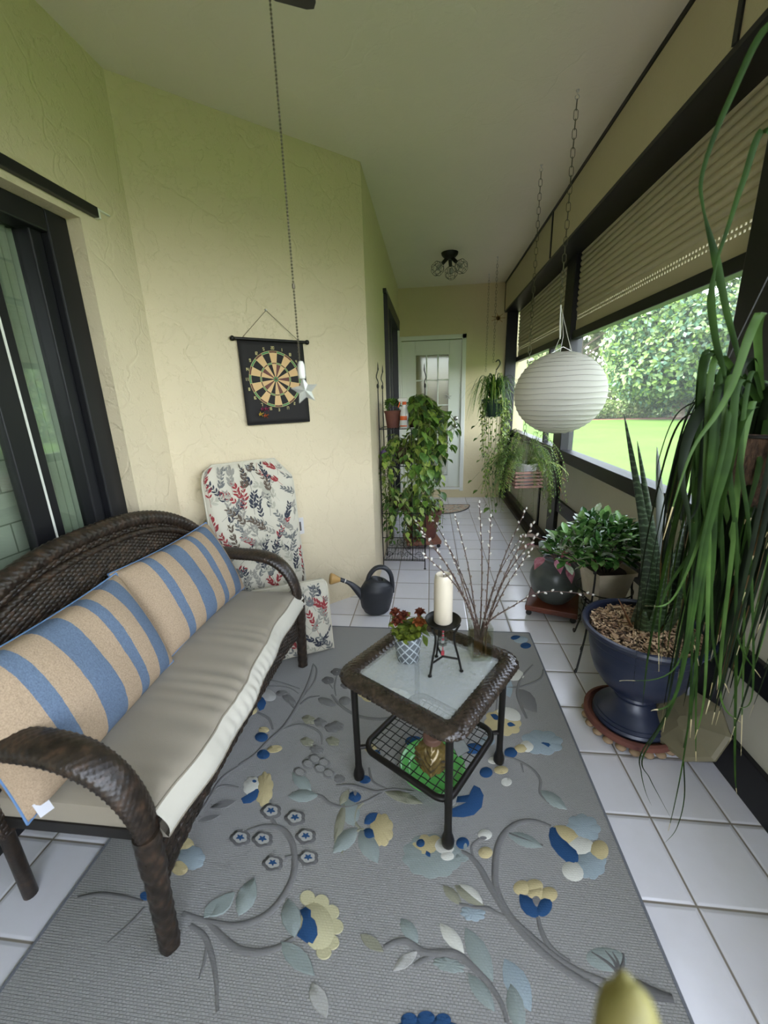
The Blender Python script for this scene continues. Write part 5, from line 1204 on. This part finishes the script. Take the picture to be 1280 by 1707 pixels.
# ================================================================== SLATTED BASKET (second chain)
bx,by,bz_=.705,3.10,.765
sb=thing('slatted_wood_basket','pinkish slatted wooden basket hanging by the far window','hanging basket',(bx,by,bz_),math.radians(8))
M_['slat']=P('pinkish_wood_slat','#a87f72',.75,0,.3,20,var2='#8c6a5c')
m=MB(); w=.104
for k in range(5):
    z=.012+k*.026; ww=w+.0
    if k%2: 
        for s in (-1,1): m.box((s*(ww-.012),0,z),(.020,2*ww,.016))
    else:
        for s in (-1,1): m.box((0,s*(ww-.012),z),(2*ww,.020,.016))
    if k>0:
        for s in (-1,1):
            (m.box((0,s*(ww-.012),z),(2*ww,.014,.012)) if k%2 else m.box((s*(ww-.012),0,z),(.014,2*ww,.012)))
for i in range(6): m.box((-w+.03+i*.036,0,.004),(.020,2*w-.02,.008))
m.build('slats','slat',sb,smooth=False,bevel=.003)
m=MB()
for a,b in ((-1,-1),(1,-1),(1,1),(-1,1)): m.tube([(a*(w-.015),b*(w-.015),.12),(-.012,0,.42)],.0012,5)
m.build('hanging_wires','galv',sb)
wp=thing('fern_pot','white pot of feathery fern sitting in the slatted basket','potted plant',(bx,by,bz_+.0095))
m=MB(); pot(m,.068,.090,.17); m.build('pot',P('white_marble_pot','#c9c6c0',.5,0,.5,16,var2='#8d8c8a'),wp)
m=MB(); rg=random.Random(41)
for i in range(90):
    a=rg.random()*2*PI; c,s=math.cos(a),math.sin(a); L=rg.uniform(.12,.30); h=rg.uniform(-.05,.22); left=1 if c<.2 else .85
    pts=cr([(c*.03,s*.03,.16),(c*L*.45,s*L*.45,.2+h),(c*L*.85,s*L*.85,.17+h*.6),(c*L*1.1,s*L*1.1,.12+h*.2-rg.uniform(0,.30))],5); m.tube(pts,.001,4,4); mt=rg.choice((0,1,0,2,1))
    for p_,q_ in zip(pts[3:],pts[4:]):
        t=(q_-p_).normalized(); sd=t.cross(Vector((0,0,1))); sd=sd.normalized() if sd.length>.01 else Vector((1,0,0))
        for g in (-1,1):
            for k in range(2): m.leaf(p_.lerp(q_,k*.5),t*.5+sd*g+Vector((0,0,rg.uniform(-.3,.3))),rg.uniform(.018,.030),.006,mt,bend=.3,prof=(0,.8,1,.6,0))
for i in range(10):
    a=rg.uniform(-.6,.5); c,s=math.cos(a),math.sin(a); vine(m,[(c*.05,s*.05,.16),(c*.15,s*.15,.19),(c*.19,s*.19,.0),(c*rg.uniform(.17,.23),s*.2,rg.uniform(-.24,-.08))],12,.030,.4,rg,(0,1,5))
for i in range(6): vine(m,[(-.03,.0,.16),(-.13,-.02,.24),(-.17-.02*i,-.03+.02*i,.10),(-.16-.015*i,-.02,-.1-.03*i)],12,.034,.5,rg,(0,1,3))
m.leaf((.24,-.05,.0),(.4,-.2,-.8),.06,.022,6); m.leaf((.25,-.04,.06),(.5,-.2,-.2),.05,.02,6); m.leaf((.27,-.05,-.06),(.2,-.1,-1),.06,.015,6)
m.build('foliage',LG+[leafmat('withered_leaf','#b9835a','#a0664a',40,.2,.6)],wp)
# ================================================================== WROUGHT IRON RACK with pothos
RX,RY=-.225,3.40
rk=thing('iron_plant_rack','tall black wrought iron plant rack at the start of the walkway','plant rack',(RX,RY,0))
hw,hd=.180,.155
for a,b in ((-1,-1),(1,-1),(1,1),(-1,1)):
    if a>0 and b<0: zt=.34
    else: zt=1.50
    m=MB(); m.tube([(a*hw,b*hd,.004),(a*hw,b*hd,zt)],.0045,8); m.lathe([(0,0),(.011,0),(.011,.004),(0,.005)],10,(a*hw,b*hd,0))
    if zt>1:
        m.tube(cr([(a*hw,b*hd,1.5),(a*hw*.98,b*hd,1.56),(a*hw*1.05,b*hd,1.60),(a*hw*.95,b*hd,1.66)],4),.004,6); m.ball((a*hw,b*hd,1.53),.010,0,8,5,(1,1,2)); m.lathe([(0,0),(.006,.01),(.003,.05),(0,.07)],8,(a*hw*.97,b*hd,1.64))
    m.build('post','iron',rk)
for z in (.075,.50,.90,1.20):
    m=MB(); x0,x1=-hw,hw
    m.tube([(x0,-hd,z),(x1,-hd,z),(x1,hd,z),(x0,hd,z)],.0035,6,closed=True)
    for i in range(1,16): x=x0+(x1-x0)*i/16; m.tube([(x,-hd,z),(x,hd,z)],.0016,5)
    m.tube([(x0,0,z),(x1,0,z)],.002,5); m.build('shelf','iron',rk)
m=MB(); zA,zB=.085,.285
m.tube([(-hw,-hd,zB),(hw,-hd,zB)],.004,6); m.tube([(-hw,-hd,zA),(hw,-hd,zA)],.004,6); m.tube([(.075,-hd,zA-.01),(.075,-hd,1.2)],.0042,6)
for i in range(1,14): x=-hw+2*hw*i/14; m.tube([(x,-hd+.004,zA),(x,-hd+.004,zB)],.0011,4)
def scroll(cx,cz,r,s,f=1):
    m.tube([(cx+f*(r*(1-t/7.5))*math.cos(t*s),-hd-.003,cz+(r*(1-t/7.5))*math.sin(t*s)) for t in [i*.35 for i in range(19)]],.0022,5)
for cx,f in ((-.13,1),(-.02,-1),(.03,1),(.135,-1)): scroll(cx,zA+.045,.035,1,f); scroll(cx*.85,zB-.05,.028,-1,f)
m.tube(cr([(-.15,-hd-.003,zA+.01),(-.08,-hd-.003,.16),(-.05,-hd-.003,.26)],6),.0022,5); m.tube(cr([(.12,-hd-.003,zA+.01),(.03,-hd-.003,.16),(-.02,-hd-.003,.27)],6),.0022,5)
m.build('scroll_panel','iron',rk)
tp_=thing('terracotta_rack_pot','small dark terracotta pot with short greenery on the rack top shelf','potted plant',(-.305,3.37,1.2045))
m=MB(); pot(m,.050,.068,.135); m.build('pot','terra',tp_)
m=MB(); rg=random.Random(9); cluster(m,(0,0,.17),(.065,.06,.05),110,.035,.7,(0,1,3,0)); m.build('foliage',LG,tp_)
# pothos plants
def pothos(name,label,loc,rpot,n,seed,spread,drop,fr,pm='terrad',mats=(0,0,1,2,3),L=.062,ph=.14):
    o=thing(name,label,'potted plant',loc); m=MB(); pot(m,rpot*.75,rpot,ph); m.build('pot',pm,o)
    m=MB(); rg=random.Random(seed)
    for i in range(n):
        a=rg.uniform(*fr); c,s=math.cos(a),math.sin(a); d=rg.uniform(*drop); sp=rg.uniform(*spread); hh=ph+rg.uniform(.0,.12)
        vine(m,[(c*rpot*.3,s*rpot*.3,ph-.01),(c*rpot*1.0,s*rpot*1.0,hh),(c*sp,s*sp,ph-.1*d-.02),(c*sp*rg.uniform(.85,1.15),s*sp,ph-d*.6),(c*sp*rg.uniform(.8,1.1),s*sp,ph-d)],int(8+d*22),L,.62,rg,mats)
    m.build('foliage',LG,o); return o
pothos('trailing_pothos','large variegated pothos spilling down the right of the iron rack, top plant',(-.125,3.40,1.2045),.075,36,51,(.14,.30),(.2,.75),(-1.7,1.2),L=.095)
pothos('trailing_pothos','variegated pothos on the second shelf of the iron rack, under the big plant',(-.22,3.40,.9045),.085,30,52,(.12,.24),(.15,.62),(-2.9,.9),L=.075,mats=(0,1,2,2,5))
pothos('trailing_pothos','pothos in a dark bowl on the rack shelf just above the scroll panel',(-.25,3.40,.5045),.105,20,53,(.13,.20),(.1,.42),(-3.0,-.2),mats=(0,1,1,3,2),ph=.10)
M_['purple']=P('purple_plastic','#5c3a78',.5)
m=MB(); m.lathe([(0,0),(.03,0),(.034,.004),(.034,.11),(.03,.125),(.012,.135),(.012,.15),(0,.15)],20); 
tag(m.build('purple_bottle','purple',loc=(-.378,3.335,.9045)),'narrow purple bottle at the left end of the rack shelf','bottle')
# spray bottle
sy_=thing('spray_bottle','white spray bottle with orange label and trigger on the rack top shelf','spray bottle',(-.205,3.30,1.2045),.0)
m=MB(); m.lathe([(0,0),(.034,0),(.037,.005),(.037,.09),(.033,.12),(.018,.165),(.014,.185),(0,.187)],28); m.build('bottle_body',P('milky_plastic','#d3d2cd',.35),sy_)
m=MB(); m.sheet(lambda u,v:(.0377*math.cos(-2.9+1.9*u),.0377*math.sin(-2.9+1.9*u),.062+.032*v),12,2,0); m.sheet(lambda u,v:(.0377*math.cos(-2.9+1.9*u),.0377*math.sin(-2.9+1.9*u),.012+.010*v),12,2,0); M_['orange']=P('orange_label','#d2602a',.5); m.build('label_band','orange',sy_)
m=MB(); m.lathe([(.016,.180),(.017,.182),(.017,.200),(.014,.203),(0,.203)],20); m.build('collar','orange',sy_)
m=MB(); m.bb(-.045,.022,-.011,.011,.203,.232); m.bb(-.052,-.045,-.007,.007,.212,.226); m.build('spray_head','capw',sy_,smooth=False,bevel=.004)
m=MB(); m.tube(cr([(-.034,0,.206),(-.040,0,.185),(-.050,0,.160)],4),.0045,8); m.build('trigger','orange',sy_)
# big terracotta pots behind the rack on a trolley
trolley('wooden_plant_trolley','wooden plant trolley behind the iron rack holding the wide terracotta pot',-.09,3.88,math.radians(12),.17,P('red_wood_b','#8a5640',.5,0,.3,5),False,.080)
wp2=thing('terracotta_bowl_plant','wide terracotta pot with trailing leaves behind the iron rack','potted plant',(-.08,3.88,.0805))
m=MB(); pot(m,.13,.185,.27,.025); m.build('pot','terra',wp2)
m=MB(); rg=random.Random(66)
for i in range(26):
    a=rg.random()*2*PI; c,s=math.cos(a),math.sin(a); d=rg.uniform(.05,.25); sp=rg.uniform(.16,.23); vine(m,[(c*.08,s*.08,.25),(c*.12,s*.12,.36),(c*sp,s*sp,.34),(c*sp,s*sp,.28-d)],14,.05,.6,rg,(0,1,2,3))
for i in range(12):
    a=rg.random()*2*PI; c,s=math.cos(a),math.sin(a); vine(m,[(c*.05,s*.05,.25),(c*.09,s*.09,.50),(c*.16,s*.16,.68+rnd(-.1,.1))],12,.06,.6,rg,(0,1,2))
m.build('foliage',LG,wp2)
# ================================================================== STRAP-LEAVED HANGING PLANT (right foreground)
hx,hy,hz=.86,1.16,1.12
hp=thing('strap_leaved_plant','huge dark strap-leaved hanging plant filling the right edge','hanging plant',(hx,hy,hz))
SLm=[leafmat('strap_dark','#0c1407','#16210d',12,.03,.6),leafmat('strap_mid','#1f3212','#2f4819',12,.16,.6),leafmat('strap_light','#385022','#4a6430',12,.12,.4),leafmat('strap_tip','#b9a877','#c9bd95',12,.2,.5),leafmat('strap_brown','#4a3a22','#5f4b2c',12,.1,.6)]
for q_ in SLm: q_.node_tree.nodes['Principled BSDF'].inputs['Specular IOR Level'].default_value=.12
def coir():
    k=NT('coir_basket'); v=k.coord('Object',(1,1,.25)); n=k.noise(v,90,5,.7); k.L(k.ramp(n,[(.35,lin('#2a1d14')),(.6,lin('#5a4330'))]),k.b.inputs['Base Color']); k.b.inputs['Roughness'].default_value=.95; k.bump(n,.9,.01); return k.m
m=MB(); m.lathe([(0,-.02),(.05,-.015),(.10,.03),(.13,.10),(.145,.20),(.150,.205),(.135,.21),(.12,.19),(0,.19)],40); m.build('coir_basket',coir(),hp)
m=MB(); m.tube([(.15*math.cos(i*PI/16),.15*math.sin(i*PI/16),.205) for i in range(32)],.004,6,closed=True)
for a in (.4,2.5,4.6): m.tube([(.15*math.cos(a),.15*math.sin(a),.205),(.06,0,1.0),(.06,0,1.69)],.0022,5)
m.build('hanger','iron',hp)
rg=random.Random(19)
def strap(pts,w,mat,side=None,tip=True,tw=0,prof=None):
    m=MB(); pts=cr(pts,9); n=len(pts)
    wf=lambda u:w*(.55+.45*min(1,u*5))*(1 if u<.45 else max(.03,(1-u)/.55)**.8)
    if prof: wf=lambda u:w*np.interp(u,prof[0],prof[1])
    sd=side
    k=int(n*.93)
    m.ribbon(pts[:k+1],lambda u:wf(u*k/(n-1)),mat,sd,.35,tw); m.ribbon(pts[k:],lambda u:wf((k+u*(n-1-k))/(n-1)),3 if tip else mat,sd,.35)
    return m
hb=Vector((hx,hy,hz))
def L3(px,py,Y): return PY(px,py,Y)-hb
crown=Vector((0,0,.20))
traced=[ # (list of (px,py,Y)), width, material
 ([(1290,30,.98),(1215,180,1.05),(1170,280,1.08),(1170,345,1.10),(1190,420,1.12)],.010,1,False),
 ([(1290,300,1.0),(1245,380,1.02),(1215,440,1.05),(1197,450,1.1)],.010,1,False),
]
def addleaf(pts,w,mat,side=None,tip=True,tw=0,prof=None):
    strap(pts,w,mat,side,tip,tw,prof).build('leaf',SLm,hp)
# leaves that pass over the window view
PF=([0,.35,.62,.70,.86,1],[.9,.75,.30,1,.7,.05])
addleaf([crown,L3(1335,500,1.0),L3(1340,200,.98),L3(1290,40,.97),L3(1215,170,1.0),L3(1172,285,1.02),L3(1172,345,1.03),L3(1194,432,1.04),L3(1212,520,1.05),L3(1232,600,1.06),L3(1236,660,1.06)],.016,1,(1,-.2,0),False,0,PF)
addleaf([crown,L3(1330,560,1.0),L3(1320,300,.98),L3(1275,215,.98),L3(1240,300,.99),L3(1215,375,1.0),L3(1194,440,1.01),L3(1186,500,1.02),L3(1194,570,1.04),L3(1207,620,1.05),L3(1210,665,1.05)],.016,1,(1,-.2,0),False,0,PF)
addleaf([crown,L3(1250,600,1.08),L3(1220,640,1.06),L3(1190,665,1.05),L3(1160,700,1.04),L3(1141,755,1.02),L3(1137,800,1.0),L3(1148,860,1.0),L3(1150,905,1.0)],.026,0,(1,-.2,0),False)
addleaf([crown,L3(1255,640,1.1),L3(1225,655,1.08),L3(1180,700,1.06),L3(1168,790,1.05),L3(1160,850,1.05),L3(1130,890,1.03)],.014,0,(1,-.2,0),False)
addleaf([crown,L3(1262,560,1.05),L3(1270,520,1.0),L3(1250,560,1.0),L3(1222,640,1.0),L3(1195,690,1.0),L3(1150,760,.99),L3(1105,900,.98)],.018,2,(1,-.2,0),True)
# hanging leaves that reach low
low=[((1130,1150),(1085,1185),.012),((1160,1100),(1150,1230),.010),((1175,1150),(1158,1232),.010),((1200,1150),(1235,1205),.010),((1190,1080),(1215,1155),.010),((1205,1050),(1195,1150),.009),((1240,1000),(1235,1260),.012),((1225,1250),(1228,1325),.010),((1140,1260),(1110,1402),.006),((1128,1110),(1032,1135),.005),((1120,1000),(1075,1010),.006),((1255,1150),(1230,1180),.006),((1230,1060),(1268,1130),.008),((1180,1000),(1130,1130),.012),((1140,980),(1165,1110),.012),((1160,1180),(1160,1270),.008),((1105,1000),(1098,1120),.010)]
for i,((x1,y1),(x2,y2),w) in enumerate(low):
    Y=1.02+.012*i%.12+.0; Y=1.0+.014*(i%9); x0=1165+rg.uniform(0,90)
    addleaf([crown+Vector((rg.uniform(-.04,.04),rg.uniform(-.04,.04),0)),L3(x0+10,640+rg.uniform(-60,40),Y+.03),L3(x0-10,760,Y),L3((x0+x1)/2,900,Y),L3(x1,y1,Y),L3(x2,y2,Y)],w+.004,rg.choice((1,2,2,1)),(1,-.2,0))
# floor trailing thin leaves under the urn
for pts_ in ([(1150,1180),(1138,1260),(1140,1330),(1128,1380),(1108,1402)],[(1130,1150),(1070,1270),(1082,1300),(1100,1330),(1120,1362)],[(1128,1150),(1068,1262),(1068,1290),(1076,1320),(1087,1340)]):
    a_=[L3(1185,700,1.1),L3(1160,900,1.08)]+[L3(x,y,1.05) if k<1 else (Vector((*F(x,y,.012+.01*(len(pts_)-k)),.012+.02*(len(pts_)-1-k)))-hb) for k,(x,y) in enumerate(pts_)]
    addleaf([crown]+a_,.006,1,(1,-.2,0),False)
# general fountain of leaves
for i in range(210):
    a=rg.uniform(-PI,PI); c,s=math.cos(a),math.sin(a); xs=.72 if c<0 else .42
    o_=rg.uniform(.06,.24)*xs*1.15; up=rg.uniform(.02,.13); dn=rg.uniform(.15,.62) if i%3 else rg.uniform(.5,.9); q=rg.uniform(-.04,.04)
    pts=[crown+Vector((c*.03,s*.03,0)),crown+Vector((c*o_*.5,s*o_*.5,up)),crown+Vector((c*o_,s*o_,up*.65)),crown+Vector((c*o_*1.15,s*o_*1.2,-dn*.35)),crown+Vector((c*o_*1.15+q*.5,s*o_*1.2+q*.5,-dn*.75)),crown+Vector((c*o_*1.05+q,s*o_*1.1+q,-dn))]
    for k in range(len(pts)):
        if pts[k].x+hx>1.09: pts[k].x=1.09-hx
    addleaf(pts,rg.uniform(.009,.019),rg.choice((0,0,0,0,0,1,1,2,4)),(-s,c,0),rg.random()<.5,rg.uniform(-.8,.8))
# ================================================================== YELLOW LEAF close to the lens
yl=thing('yellow_leaf_stalk','blurred yellowish leaf tip rising at the bottom edge near the camera','leaf',(.085,.055,0))
tipw=ray(1040,1618); tipw=Vector((0,0,H))+tipw*(.155/1)
bs=Vector((.085,.055,0)); m=MB()
tl=tipw-bs; pts=cr([(0,0,.06),(.004,.0,.45),(tl.x*.9,tl.y-.045,tl.z-.35),(tl.x,tl.y-.014,tl.z-.05),tl],10)
m.tube(pts,[.008+.004*(i/30) if i<31 else (.0120,.0118,.0112,.0102,.0090,.0076,.0060,.0044,.0028,.0006)[i-31] for i in range(len(pts))],14,0,flat=(1,1)); m.build('leaf_blade',leafmat('yellow_leaf','#8a8052','#a39a5c',30,.3,.5),yl)
m=MB(); pot(m,.045,.06,.10); m.build('pot','terra',yl)
